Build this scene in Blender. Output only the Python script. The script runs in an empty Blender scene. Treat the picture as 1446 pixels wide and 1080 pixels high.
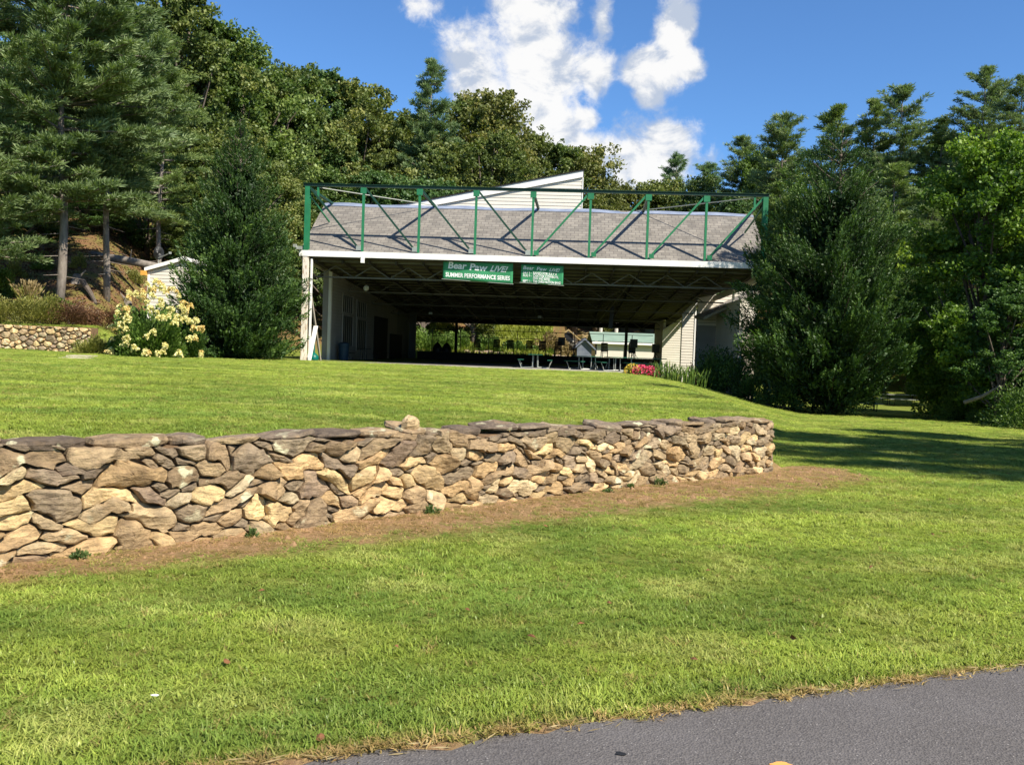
import bpy, bmesh, math, random
import numpy as np
from mathutils import Vector, Matrix, noise as mnoise

random.seed(7)
rng = np.random.default_rng(7)
R = math.radians
S = bpy.context.scene
COL = S.collection

# ------------------------------------------------------------------ camera
F = 1300.0; CX, CY = 723.0, 540.0
EYE = Vector((0, 0, 1.65))
PITCH = math.atan(40 / F); ROLL = 0.034
fw = Vector((0, math.cos(PITCH), -math.sin(PITCH)))
r0 = Vector((1, 0, 0)); u0 = r0.cross(fw)
rt = r0 * math.cos(ROLL) + u0 * math.sin(ROLL)
up = u0 * math.cos(ROLL) - r0 * math.sin(ROLL)
cd = bpy.data.cameras.new('camera'); cam = bpy.data.objects.new('camera', cd); COL.objects.link(cam)
cd.sensor_width = 36; cd.lens = 36 * F / 1446; cd.clip_end = 3000; cd.clip_start = .05
m = Matrix((rt, up, -fw)).transposed().to_4x4(); m.translation = EYE
cam.matrix_world = m
S.camera = cam
def ray(px, py):
    return fw + rt * ((px - CX) / F) - up * ((py - CY) / F)
def P(px, py, Y):
    d = ray(px, py); return EYE + d * (Y / d.y)

# ------------------------------------------------------------------ light
SUNV = Vector((.729, -.673, 1.0)).normalized()
SUN_EL = math.asin(SUNV.z); SUN_AZ = math.atan2(SUNV.x, SUNV.y)
sl = bpy.data.lights.new('sun', 'SUN'); sl.energy = 4.8; sl.angle = R(.53); sl.color = (1, .92, .78)
so = bpy.data.objects.new('sun', sl); COL.objects.link(so)
so.rotation_euler = SUNV.to_track_quat('Z', 'Y').to_euler()
W = bpy.data.worlds.new('World'); S.world = W; W.use_nodes = True
S.view_settings.view_transform = 'Standard'; S.view_settings.look = 'None'
S.view_settings.exposure = 0.85; S.view_settings.gamma = 1; S.view_settings.use_curve_mapping = False
S.render.engine = 'CYCLES'
S.cycles.max_bounces = 6; S.cycles.transparent_max_bounces = 4; S.cycles.caustics_reflective = False; S.cycles.caustics_refractive = False

class NT:
    def __init__(s, tree): s.t = tree; s.n = tree.nodes; s.l = tree.links
    def new(s, ty, **k):
        nd = s.n.new(ty)
        for a, b in k.items(): setattr(nd, a, b)
        return nd
    def put(s, sock, v):
        if v is None: return
        if isinstance(v, bpy.types.NodeSocket): s.l.new(v, sock)
        else:
            if isinstance(v, (tuple, list)) and len(v) == 3 and sock.type == 'RGBA': v = (*v, 1)
            sock.default_value = v
    def math(s, op, a, b=0.0, c=None, clamp=False):
        nd = s.new('ShaderNodeMath', operation=op); nd.use_clamp = clamp
        s.put(nd.inputs[0], a); s.put(nd.inputs[1], b)
        if c is not None: s.put(nd.inputs[2], c)
        return nd.outputs[0]
    def noise(s, vec, scale, detail=4, rough=.55, dist=0.0, out=0):
        nd = s.new('ShaderNodeTexNoise'); s.put(nd.inputs['Vector'], vec)
        nd.inputs['Scale'].default_value = scale; nd.inputs['Detail'].default_value = detail
        nd.inputs['Roughness'].default_value = rough; nd.inputs['Distortion'].default_value = dist
        return nd.outputs[out]
    def rmap(s, v, a, b, c=0.0, d=1.0, smooth=False):
        nd = s.new('ShaderNodeMapRange'); nd.clamp = True
        if smooth: nd.interpolation_type = 'SMOOTHSTEP'
        s.put(nd.inputs[0], v)
        for i, q in enumerate((a, b, c, d)): s.put(nd.inputs[i + 1], q)
        return nd.outputs[0]
    def mix(s, f, a, b, mode='MIX'):
        nd = s.new('ShaderNodeMix', data_type='RGBA', blend_type=mode)
        s.put(nd.inputs[0], f); s.put(nd.inputs[6], a); s.put(nd.inputs[7], b)
        return nd.outputs[2]
    def vscale(s, v, sc):
        nd = s.new('ShaderNodeVectorMath', operation='MULTIPLY'); s.put(nd.inputs[0], v); nd.inputs[1].default_value = sc
        return nd.outputs[0]

# world: Nishita sky with cumulus clouds in direction space
w = NT(W.node_tree); w.n.clear()
sky = w.new('ShaderNodeTexSky', sky_type='NISHITA'); sky.sun_disc = False
sky.sun_elevation = SUN_EL; sky.sun_rotation = SUN_AZ; sky.altitude = 700; sky.air_density = 1.0; sky.dust_density = .25; sky.ozone_density = 2.2
tc = w.new('ShaderNodeTexCoord'); D = tc.outputs['Generated']
sep = w.new('ShaderNodeSeparateXYZ'); w.put(sep.inputs[0], D)
az = w.math('ARCTAN2', sep.outputs[0], sep.outputs[1]); el = w.math('ARCSINE', sep.outputs[2])
def cloud_blob(px, py, rx, ry, k=1.0):
    d = ray(px, py).normalized(); a0 = math.atan2(d.x, d.y); e0 = math.asin(d.z)
    x = w.math('MULTIPLY', w.math('SUBTRACT', az, a0), F / rx * math.cos(e0)); y = w.math('MULTIPLY', w.math('SUBTRACT', el, e0), F / ry)
    q = w.math('ADD', w.math('MULTIPLY', x, x), w.math('MULTIPLY', y, y))
    return w.math('MULTIPLY', w.math('SUBTRACT', 1.0, w.math('SQRT', q)), k)
blobs = [(760, 90, 122, 122), (698, 150, 68, 78), (765, 175, 95, 66), (755, 15, 86, 66), (850, 22, 26, 60), (836, 105, 40, 64), (928, 100, 64, 38), (968, 92, 34, 30), (952, 35, 32, 68),
         (917, 130, 26, 30), (905, 222, 100, 66), (830, 215, 60, 44), (938, 190, 52, 32), (826, 168, 30, 26), (585, 6, 30, 18, .3)]
fld = None
for b in blobs:
    v = cloud_blob(*b)
    fld = v if fld is None else w.math('SMOOTH_MAX', fld, v, .18)
nz = w.noise(D, 10, 10, .60, .3); nz2 = w.noise(D, 34, 8, .65, .3)
# scattered clouds all round, beyond the view
far = w.math('MULTIPLY', w.rmap(w.noise(D, 2.6, 3, .5), .52, .75), w.rmap(w.math('ABSOLUTE', az), .62, .9))
far = w.math('MULTIPLY', far, w.rmap(sep.outputs[2], .02, .2))
fld = w.math('MAXIMUM', fld, w.math('SUBTRACT', w.math('MULTIPLY', far, 1.6), .45))
dens = w.math('ADD', fld, w.math('MULTIPLY', w.math('SUBTRACT', nz, .5), 1.75))
dens = w.math('ADD', dens, w.math('MULTIPLY', w.math('SUBTRACT', nz2, .5), 1.0))
cov = w.rmap(dens, .0, .52, smooth=True)
shade = w.rmap(w.math('ADD', w.noise(w.vscale(D, (1, 1, 1.5)), 17, 9, .6, .4), w.math('MULTIPLY', dens, .12)), -.0 + .47, .63, smooth=True)
ccol = w.mix(shade, (.60, .68, .82), (1.12, 1.11, 1.09))
b1 = w.new('ShaderNodeBackground'); w.put(b1.inputs[0], w.mix(1.0, sky.outputs[0], (.62, .93, 1.25), 'MULTIPLY')); b1.inputs[1].default_value = .078
b2 = w.new('ShaderNodeBackground'); w.put(b2.inputs[0], ccol); b2.inputs[1].default_value = .50
ms = w.new('ShaderNodeMixShader'); w.put(ms.inputs[0], w.math('MULTIPLY', cov, .96)); w.l.new(b1.outputs[0], ms.inputs[1]); w.l.new(b2.outputs[0], ms.inputs[2])
wo = w.new('ShaderNodeOutputWorld'); w.l.new(ms.outputs[0], wo.inputs[0])

# ------------------------------------------------------------------ materials
MATS = {}
def pmat(name, c1, c2=None, scale=3.0, rough=.7, bump=.0, bscale=40, detail=5, metal=0.0, spec=.3, stretch=(1, 1, 1), extra=None):
    m = bpy.data.materials.new(name); m.use_nodes = True; t = NT(m.node_tree); t.n.clear()
    out = t.new('ShaderNodeOutputMaterial'); p = t.new('ShaderNodeBsdfPrincipled'); t.l.new(p.outputs[0], out.inputs[0])
    co = t.new('ShaderNodeTexCoord').outputs['Object']; v = t.vscale(co, stretch)
    c2 = c2 or tuple(x * .75 for x in c1)
    f = t.rmap(t.noise(v, scale, detail, .6), .3, .7)
    c = t.mix(f, c1, c2)
    if extra: c = extra(t, co, c)
    t.put(p.inputs['Base Color'], c); p.inputs['Roughness'].default_value = rough; p.inputs['Metallic'].default_value = metal
    p.inputs['Specular IOR Level'].default_value = spec
    if bump:
        b = t.new('ShaderNodeBump'); b.inputs['Strength'].default_value = bump; b.inputs['Distance'].default_value = .02
        t.put(b.inputs['Height'], t.noise(v, bscale, 5, .6)); t.l.new(b.outputs[0], p.inputs['Normal'])
    MATS[name] = m; return m

def leafmat(name, ca, cb, cc, trans=.3, rnd=.5):
    """foliage: colour by per-leaf 'tint', by tree, with light passing through"""
    m = bpy.data.materials.new(name); m.use_nodes = True; t = NT(m.node_tree); t.n.clear()
    out = t.new('ShaderNodeOutputMaterial')
    at = t.new('ShaderNodeAttribute', attribute_name='tint').outputs['Fac']
    oi = t.new('ShaderNodeObjectInfo')
    cr = t.new('ShaderNodeValToRGB'); t.put(cr.inputs[0], at)
    e = cr.color_ramp.elements; e[0].color = (*ca, 1); e[1].color = (*cc, 1); e[1].position = 1; x = e.new(.55); x.color = (*cb, 1)
    k = t.mix(t.math('MULTIPLY', oi.outputs['Random'], rnd), cr.outputs[0], t.mix(1.0, cr.outputs[0], (1.3, 1.0, .68), 'MULTIPLY'))
    k = t.mix(1.0, k, oi.outputs['Color'], 'MULTIPLY')
    d = t.new('ShaderNodeBsdfDiffuse'); t.put(d.inputs[0], k)
    tr = t.new('ShaderNodeBsdfTranslucent'); t.put(tr.inputs[0], t.mix(1.0, k, (1.1, 1.25, .5), 'MULTIPLY'))
    g = t.new('ShaderNodeBsdfGlossy'); g.inputs['Roughness'].default_value = .5; g.inputs[0].default_value = (.5, .55, .5, 1)
    a = t.new('ShaderNodeMixShader'); a.inputs[0].default_value = trans; t.l.new(d.outputs[0], a.inputs[1]); t.l.new(tr.outputs[0], a.inputs[2])
    b = t.new('ShaderNodeMixShader'); b.inputs[0].default_value = .04; t.l.new(a.outputs[0], b.inputs[1]); t.l.new(g.outputs[0], b.inputs[2])
    t.l.new(b.outputs[0], out.inputs[0]); MATS[name] = m; return m

leafmat('broad_leaf', (.042, .078, .024), (.098, .155, .046), (.20, .255, .090), .32, .22)
leafmat('light_leaf', (.05, .10, .016), (.13, .23, .03), (.27, .37, .05), .38, .05)
leafmat('pine_needle', (.07, .115, .045), (.165, .235, .095), (.30, .37, .165), .3, .1)
leafmat('cedar_leaf', (.014, .034, .009), (.046, .096, .020), (.155, .245, .045), .22, .1)
leafmat('shrub_leaf', (.04, .08, .014), (.11, .19, .035), (.21, .31, .06), .32, .2)
leafmat('cover_leaf', (.09, .11, .025), (.20, .21, .05), (.34, .32, .09), .28, .2)
leafmat('rust_leaf', (.06, .03, .018), (.13, .065, .035), (.2, .12, .06), .2, .2)
leafmat('dry_grass', (.14, .10, .04), (.32, .24, .11), (.5, .4, .22), .3, .1)
leafmat('bank_grass', (.12, .16, .02), (.28, .32, .045), (.46, .45, .11), .4, .1)
leafmat('pink_petal', (.5, .03, .08), (.75, .06, .16), (.8, .2, .3), .2, .0)
leafmat('yellow_petal', (.6, .4, .04), (.75, .55, .06), (.7, .6, .2), .2, .0)
leafmat('cream_petal', (.55, .47, .17), (.78, .70, .29), (.84, .79, .44), .2, .0)
pmat('bark', (.16, .13, .105), (.07, .055, .042), 9, .95, .6, 20, stretch=(1, 1, .25))
pmat('pine_bark', (.27, .235, .20), (.12, .10, .085), 7, .95, .6, 18, stretch=(1, 1, .3))
pmat('dead_wood', (.26, .23, .2), (.14, .12, .1), 5, .9, .4)
def rust(t, co, c):
    c = t.mix(t.math('MULTIPLY', t.rmap(t.noise(t.vscale(co, (6, 6, 1.2)), 2.2, 6, .7), .5, .75), .5), c, (.05, .16, .085))
    return t.mix(t.rmap(t.noise(t.vscale(co, (9, 9, 3)), 3.1, 5, .75), .66, .72), c, (.16, .07, .03))
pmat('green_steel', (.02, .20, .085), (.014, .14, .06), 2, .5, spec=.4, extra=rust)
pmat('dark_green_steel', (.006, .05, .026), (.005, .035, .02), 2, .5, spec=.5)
pmat('white_paint', (.86, .85, .82), (.72, .71, .68), 1.3, .55)
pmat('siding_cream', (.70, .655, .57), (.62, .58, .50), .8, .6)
pmat('siding_shade_grey', (.33, .30, .25), (.26, .235, .20), .8, .7)  # cream siding with shade put into its colour; also reused on small roofs
pmat('interior_panel', (.15, .155, .14), (.10, .105, .1), .8, .7)
pmat('interior_steel', (.15, .14, .105), (.10, .095, .075), 2, .6)
pmat('ceiling_deck', (.075, .066, .052), (.045, .04, .032), 1.5, .9)
pmat('dark_wood', (.018, .015, .013), (.01, .009, .008), 3, .8)
pmat('black_plastic', (.012, .012, .013), (.018, .018, .018), 3, .45, spec=.5)
pmat('chair_wood', (.014, .009, .007), (.022, .013, .009), 6, .6)
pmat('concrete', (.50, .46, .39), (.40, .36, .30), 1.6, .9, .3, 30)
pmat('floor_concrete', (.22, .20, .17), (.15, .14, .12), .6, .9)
pmat('metal_flash', (.50, .55, .64), (.25, .30, .40), 1.4, .4, metal=.5, spec=.5, stretch=(1, 3, 3))
pmat('globe_glass', (.85, .85, .8), (.8, .8, .75), 1, .3)
pmat('bin_blue', (.02, .05, .075), (.015, .035, .055), 2, .5)
pmat('teal_plastic', (.0, .13, .10), (.0, .10, .085), 2, .4)
pmat('table_green', (.02, .13, .08), (.015, .10, .06), 3, .5)
pmat('pale_steel', (.42, .44, .40), (.32, .34, .30), 3, .4, metal=.3)
pmat('roof_green', (.24, .33, .27), (.18, .27, .22), 1, .7)
pmat('roof_tan', (.38, .29, .14), (.3, .23, .11), 1, .8)
pmat('dark_glass', (.012, .014, .016), (.014, .016, .02), 1, .5, spec=.3)
pmat('tarp', (.10, .12, .17), (.2, .22, .26), 1.2, .5)
pmat('flag_stone', (.55, .48, .36), (.42, .36, .27), 3, .9, .3)
pmat('asphalt_patch', (.012, .012, .012), (.02, .02, .02), 9, .6)
pmat('orange_paint', (.75, .36, .09), (.6, .3, .09), 9, .8)
pmat('scrap_white', (.75, .75, .72), (.7, .7, .66), 5, .8)
pmat('leaf_litter', (.22, .10, .04), (.14, .06, .03), 20, .9)
pmat('banner_green', (.03, .21, .085), (.045, .26, .12), 1.5, .55)
pmat('print_white', (.82, .84, .82), (.78, .8, .78), 1, .6)
pmat('print_pale', (.35, .55, .5), (.3, .5, .45), 1, .6)
pmat('soil_core', (.24, .15, .08), (.11, .07, .04), 7, 1, .8, 25)
pmat('red_box', (.12, .015, .01), (.10, .012, .01), 2, .5)
pmat('orange_cap', (.8, .42, .08), None, 2, .5)
def peel(t, co, c):
    f = t.rmap(t.noise(t.vscale(co, (3, 3, .9)), 3.2, 6, .7), .52, .60)
    return t.mix(f, c, (.42, .30, .2))
pmat('peeling_paint', (.78, .74, .66), (.66, .6, .5), 2, .7, .2, 20, extra=peel)

# shingles
m = bpy.data.materials.new('shingle'); m.use_nodes = True; t = NT(m.node_tree); pb = t.n['Principled BSDF']
co = t.new('ShaderNodeTexCoord').outputs['Object']; sx = t.new('ShaderNodeSeparateXYZ'); t.put(sx.inputs[0], co)
cx = t.new('ShaderNodeCombineXYZ'); t.put(cx.inputs[0], sx.outputs[0]); t.put(cx.inputs[1], t.math('MULTIPLY', sx.outputs[2], 1.7))
br = t.new('ShaderNodeTexBrick'); t.put(br.inputs['Vector'], cx.outputs[0]); br.inputs['Scale'].default_value = 1
br.inputs['Brick Width'].default_value = .42; br.inputs['Row Height'].default_value = .27; br.inputs['Mortar Size'].default_value = .022
br.inputs['Mortar Smooth'].default_value = .4; br.inputs['Bias'].default_value = -.1
br.inputs[1].default_value = (.29, .272, .235, 1); br.inputs[2].default_value = (.145, .136, .118, 1); br.inputs[3].default_value = (.075, .07, .068, 1)
c = t.mix(.3, br.outputs[0], t.mix(t.noise(co, 1.1, 5), (.12, .11, .11), (.30, .27, .25)))
c = t.mix(t.math('MULTIPLY', t.noise(co, 60, 2), .25), c, (.30, .28, .26)); c = t.mix(1.0, c, t.mix(t.rmap(t.noise(t.vscale(co, (1.5, 1, .35)), 1.2, 5), .3, .7), (.72, .72, .72), (.98, .96, .93)), 'MULTIPLY')
t.put(pb.inputs['Base Color'], c); pb.inputs['Roughness'].default_value = .92; pb.inputs['Specular IOR Level'].default_value = .15
MATS['shingle'] = m

# fieldstone: colour of each stone from its object colour, with strata, stains, lichen
def stonemat(name, use_attr):
    m = bpy.data.materials.new(name); m.use_nodes = True; t = NT(m.node_tree); pb = t.n['Principled BSDF']
    co = t.new('ShaderNodeTexCoord').outputs['Object']; oi = t.new('ShaderNodeObjectInfo')
    base = t.new('ShaderNodeAttribute', attribute_name='scol').outputs['Color'] if use_attr else oi.outputs['Color']
    rnd = oi.outputs['Random']
    off = t.new('ShaderNodeVectorMath', operation='ADD'); t.put(off.inputs[0], co)
    cb = t.new('ShaderNodeCombineXYZ'); t.put(cb.inputs[0], t.math('MULTIPLY', rnd, 37)); t.put(cb.inputs[2], t.math('MULTIPLY', rnd, 19)); t.l.new(cb.outputs[0], off.inputs[1])
    v = off.outputs[0]
    c = t.mix(t.rmap(t.noise(v, 7, 6, .65), .32, .68), t.mix(1.0, base, (.55, .52, .50), 'MULTIPLY'), t.mix(1.0, base, (1.25, 1.2, 1.1), 'MULTIPLY'))
    c = t.mix(t.math('MULTIPLY', t.rmap(t.noise(t.vscale(v, (1, 1, 6)), 6, 4, .6), .45, .7), .45), c, t.mix(1.0, base, (.55, .5, .5), 'MULTIPLY'))
    c = t.mix(t.math('MULTIPLY', t.rmap(t.noise(v, 3.3, 3), .56, .66), .4), c, (.40, .27, .14))      # iron stain
    c = t.mix(t.math('MULTIPLY', t.rmap(t.noise(v, 5.0, 4, .5), .60, .65), t.rmap(rnd, .55, .85)), c, (.62, .58, .38))   # lichen
    c = t.mix(t.math('MULTIPLY', t.rmap(t.noise(v, 45, 3, .6), .55, .75), .35), c, (.10, .09, .085))
    t.put(pb.inputs['Base Color'], c); pb.inputs['Roughness'].default_value = .93; pb.inputs['Specular IOR Level'].default_value = .15
    b = t.new('ShaderNodeBump'); b.inputs['Strength'].default_value = 1.0; b.inputs['Distance'].default_value = .04
    vq = t.new('ShaderNodeTexVoronoi'); t.put(vq.inputs['Vector'], t.vscale(v, (1, 1, 2.2))); vq.inputs['Scale'].default_value = 11; vq.feature = 'F1'
    t.put(b.inputs['Height'], t.math('ADD', t.math('ADD', t.noise(v, 16, 9, .74), t.math('MULTIPLY', vq.outputs['Distance'], .45)), t.math('MULTIPLY', t.noise(t.vscale(v, (1, 1, 5)), 12, 4), .35))); t.l.new(b.outputs[0], pb.inputs['Normal'])
    MATS[name] = m
stonemat('fieldstone', False); stonemat('fieldstone_far', True)

# asphalt
m = bpy.data.materials.new('asphalt'); m.use_nodes = True; t = NT(m.node_tree); pb = t.n['Principled BSDF']
co = t.new('ShaderNodeTexCoord').outputs['Object']
vo = t.new('ShaderNodeTexVoronoi'); t.put(vo.inputs['Vector'], co); vo.inputs['Scale'].default_value = 95
c = t.mix(vo.outputs['Color'], (.060, .054, .052), (.160, .146, .134)); c = t.mix(.5, c, t.mix(t.rmap(t.noise(co, 34, 6, .8), .3, .7), (.045, .042, .042), (.17, .158, .155)))
c = t.mix(t.math('MULTIPLY', t.rmap(t.noise(co, 1.4, 4), .45, .7), .3), c, (.16, .15, .15))
v2 = t.new('ShaderNodeTexVoronoi'); t.put(v2.inputs['Vector'], co); v2.inputs['Scale'].default_value = 32
c = t.mix(t.math('MULTIPLY', t.math('LESS_THAN', v2.outputs['Distance'], .10), .7), c, (.40, .38, .36))
t.put(pb.inputs['Base Color'], c); pb.inputs['Roughness'].default_value = .85; pb.inputs['Specular IOR Level'].default_value = .25
b = t.new('ShaderNodeBump'); b.inputs['Strength'].default_value = .8; b.inputs['Distance'].default_value = .006; t.put(b.inputs['Height'], vo.outputs['Distance']); t.l.new(b.outputs[0], pb.inputs['Normal'])
MATS['asphalt'] = m

# ground: lawn / bare soil / forest floor by attributes laid on the mesh
m = bpy.data.materials.new('ground'); m.use_nodes = True; t = NT(m.node_tree); pb = t.n['Principled BSDF']
co = t.new('ShaderNodeTexCoord').outputs['Object']
soil = t.new('ShaderNodeAttribute', attribute_name='soil').outputs['Fac']; forest = t.new('ShaderNodeAttribute', attribute_name='forest').outputs['Fac']
n1 = t.noise(co, .55, 5, .6); n2 = t.noise(t.vscale(co, (1, .45, 1)), 3.5, 5, .65); n3 = t.noise(co, 22, 5, .7)
lawn = t.mix(t.rmap(n1, .35, .65), (.185, .262, .048), (.31, .365, .072))
lawn = t.mix(t.rmap(n2, .35, .7), lawn, (.215, .215, .045))
lawn = t.mix(t.rmap(n3, .35, .68), t.mix(1.0, lawn, (.5, .55, .5), 'MULTIPLY'), lawn)
so_c = t.mix(t.rmap(n3, .3, .7), (.19, .11, .055), (.52, .33, .18)); so_c = t.mix(t.rmap(n2, .40, .62), so_c, (.24, .17, .075))
sf = t.rmap(t.math('ADD', soil, t.math('MULTIPLY', t.math('SUBTRACT', t.noise(co, 5, 6, .7), .5), 1.7)), .30, .72)
c = t.mix(sf, lawn, so_c)
fo = t.mix(t.rmap(t.noise(co, .8, 6, .6), .4, .6), (.25, .135, .075), (.20, .18, .055)); fo = t.mix(t.rmap(n3, .3, .7), t.mix(1.0, fo, (.5, .5, .5), 'MULTIPLY'), fo)
c = t.mix(forest, c, fo)
t.put(pb.inputs['Base Color'], c); pb.inputs['Roughness'].default_value = 1; pb.inputs['Specular IOR Level'].default_value = .05
b = t.new('ShaderNodeBump'); b.inputs['Strength'].default_value = .9; b.inputs['Distance'].default_value = .04; t.put(b.inputs['Height'], t.noise(co, 28, 6, .75)); t.l.new(b.outputs[0], pb.inputs['Normal'])
MATS['ground'] = m

# grass blades
m = bpy.data.materials.new('grass_blade'); m.use_nodes = True; t = NT(m.node_tree); t.n.clear(); out = t.new('ShaderNodeOutputMaterial')
gc = t.new('ShaderNodeAttribute', attribute_name='gcol', attribute_type='INSTANCER').outputs['Color']
bt = t.new('ShaderNodeAttribute', attribute_name='tint').outputs['Fac']
k = t.mix(bt, t.mix(1.0, gc, (.62, .72, .6), 'MULTIPLY'), t.mix(1.0, gc, (1.18, 1.12, 1.1), 'MULTIPLY'))
gn = t.new('ShaderNodeNewGeometry').outputs['Normal']; vm = t.new('ShaderNodeVectorMath', operation='SCALE'); t.put(vm.inputs[0], gn); vm.inputs['Scale'].default_value = .45
va = t.new('ShaderNodeVectorMath', operation='ADD'); t.l.new(vm.outputs[0], va.inputs[0]); va.inputs[1].default_value = (0, 0, .75)
vn = t.new('ShaderNodeVectorMath', operation='NORMALIZE'); t.l.new(va.outputs[0], vn.inputs[0])
d = t.new('ShaderNodeBsdfDiffuse'); t.put(d.inputs[0], k); t.l.new(vn.outputs[0], d.inputs['Normal']); tr = t.new('ShaderNodeBsdfTranslucent'); t.put(tr.inputs[0], t.mix(1.0, k, (1.1, 1.2, .6), 'MULTIPLY'))
a = t.new('ShaderNodeMixShader'); a.inputs[0].default_value = .25; t.l.new(d.outputs[0], a.inputs[1]); t.l.new(tr.outputs[0], a.inputs[2])
g = t.new('ShaderNodeBsdfGlossy'); g.inputs['Roughness'].default_value = .35; g.inputs[0].default_value = (.6, .65, .5, 1)
b = t.new('ShaderNodeMixShader'); b.inputs[0].default_value = .018; t.l.new(a.outputs[0], b.inputs[1]); t.l.new(g.outputs[0], b.inputs[2]); t.l.new(b.outputs[0], out.inputs[0])
MATS['grass_blade'] = m

# ------------------------------------------------------------------ object helpers
def tag(o, label=None, cat=None, group=None, kind=None):
    if label: o['label'] = label
    if cat: o['category'] = cat
    if group: o['group'] = group
    if kind: o['kind'] = kind
    return o
def empty(name, loc, rz=0, label=None, cat=None, group=None):
    o = bpy.data.objects.new(name, None); COL.objects.link(o); o.location = loc; o.rotation_euler = (0, 0, rz); o.empty_display_size = .3
    return tag(o, label, cat, group)
def link(name, me, mat=None, parent=None):
    if mat: me.materials.append(MATS[mat])
    o = bpy.data.objects.new(name, me); COL.objects.link(o)
    if parent: o.parent = parent
    return o
def copy_tree(o, parent=None):
    c = o.copy(); COL.objects.link(c); c.parent = parent
    for ch in list(o.children): copy_tree(ch, c)
    return c
class MB:
    def __init__(s): s.v = []; s.f = []
    def add(s, vs, fs):
        n = len(s.v); s.v += [tuple(p) for p in vs]; s.f += [tuple(i + n for i in f) for f in fs]; return s
    def box(s, x0, x1, y0, y1, z0, z1):
        return s.add([(x0, y0, z0), (x1, y0, z0), (x1, y1, z0), (x0, y1, z0), (x0, y0, z1), (x1, y0, z1), (x1, y1, z1), (x0, y1, z1)],
                     [(0, 3, 2, 1), (4, 5, 6, 7), (0, 1, 5, 4), (1, 2, 6, 5), (2, 3, 7, 6), (3, 0, 4, 7)])
    def beam(s, a, b, w, h):
        a = Vector(a); b = Vector(b); d = (b - a).normalized(); r = d.cross(Vector((0, 0, 1)))
        if r.length < 1e-3: r = Vector((1, 0, 0))
        r.normalize(); q = r.cross(d).normalized()
        vs = [p + r * (w / 2 * i) + q * (h / 2 * j) for p in (a, b) for i, j in ((-1, -1), (1, -1), (1, 1), (-1, 1))]
        return s.add(vs, [(0, 1, 2, 3), (7, 6, 5, 4), (0, 4, 5, 1), (1, 5, 6, 2), (2, 6, 7, 3), (3, 7, 4, 0)])
    def ibeam(s, a, b, w, h, th=.02):
        a = Vector(a); b = Vector(b); d = (b - a).normalized(); r = d.cross(Vector((0, 0, 1)))
        if r.length < 1e-3: r = Vector((1, 0, 0))
        r.normalize(); q = r.cross(d).normalized()
        s.beam(a, b, th, h - 2 * th)
        s.beam(a + q * (h / 2 - th / 2), b + q * (h / 2 - th / 2), w, th); s.beam(a - q * (h / 2 - th / 2), b - q * (h / 2 - th / 2), w, th); return s
    def tube(s, pts, rad, n=8, cap=True):
        pts = [Vector(p) for p in pts]; rings = []
        if not isinstance(rad, (list, tuple)): rad = [rad] * len(pts)
        for i, p in enumerate(pts):
            d = (pts[min(i + 1, len(pts) - 1)] - pts[max(i - 1, 0)]).normalized()
            a = d.cross(Vector((0, 0, 1)) if abs(d.z) < .95 else Vector((1, 0, 0))).normalized(); b = d.cross(a)
            rings.append([p + (a * math.cos(2 * math.pi * k / n) + b * math.sin(2 * math.pi * k / n)) * rad[i] for k in range(n)])
        vs = [q for r_ in rings for q in r_]; fs = []
        for i in range(len(pts) - 1):
            for k in range(n): fs.append((i * n + k, i * n + (k + 1) % n, (i + 1) * n + (k + 1) % n, (i + 1) * n + k))
        if cap: fs.append(tuple(range(n))[::-1]); fs.append(tuple((len(pts) - 1) * n + k for k in range(n)))
        return s.add(vs, fs)
    def lathe(s, c, prof, n=20):
        c = Vector(c); vs = [c + Vector((r * math.cos(2 * math.pi * k / n), r * math.sin(2 * math.pi * k / n), z)) for r, z in prof for k in range(n)]
        fs = [(i * n + k, i * n + (k + 1) % n, (i + 1) * n + (k + 1) % n, (i + 1) * n + k) for i in range(len(prof) - 1) for k in range(n)]
        fs += [tuple(range(n))[::-1], tuple((len(prof) - 1) * n + k for k in range(n))]
        return s.add(vs, fs)
    def prism(s, poly, axis, a, b):
        """poly in the two other axes, extruded from a to b along axis"""
        def mk(p, t):
            return {0: (t, p[0], p[1]), 1: (p[0], t, p[1]), 2: (p[0], p[1], t)}[axis]
        n = len(poly); vs = [mk(p, a) for p in poly] + [mk(p, b) for p in poly]
        return s.add(vs, [tuple(range(n)), tuple(range(n, 2 * n))[::-1]] + [(i, i + n, (i + 1) % n + n, (i + 1) % n) for i in range(n)])
    def siding(s, x0, x1, y, z0, z1, top=None, lap=.19, sgn=-1, axis=1):
        """clapboards facing sgn along axis; x is the running direction; top(x) limits their height"""
        k = 0
        xs = [x0, x1] if top is None else list(np.linspace(x0, x1, 25))
        z = z0
        while z < z1 - .01:
            za, zb = z, min(z + lap, z1)
            for i in range(len(xs) - 1):
                ta = [min(zb, top(xs[i])) if top else zb, min(zb, top(xs[i + 1])) if top else zb]
                if max(ta) <= za + .004: continue
                ta = [max(q, za + .001) for q in ta]
                pr = .028
                A = [(xs[i], y + sgn * pr, za), (xs[i + 1], y + sgn * pr, za), (xs[i + 1], y + sgn * .004, ta[1]), (xs[i], y + sgn * .004, ta[0]), (xs[i], y, za), (xs[i + 1], y, za)]
                if axis == 0: A = [(q[1], q[0], q[2]) for q in A]
                s.add(A, [(0, 1, 2, 3), (4, 5, 1, 0)])
            z += lap
        return s
    def build(s, name, mat, parent=None, smooth=False, recalc=True):
        me = bpy.data.meshes.new(name); me.from_pydata([tuple(p) for p in s.v], [], s.f); me.update()
        if recalc:
            bm = bmesh.new(); bm.from_mesh(me); bmesh.ops.recalc_face_normals(bm, faces=bm.faces); bm.to_mesh(me); bm.free()
        if smooth: me.shade_smooth()
        return link(name, me, mat, parent)

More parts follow.
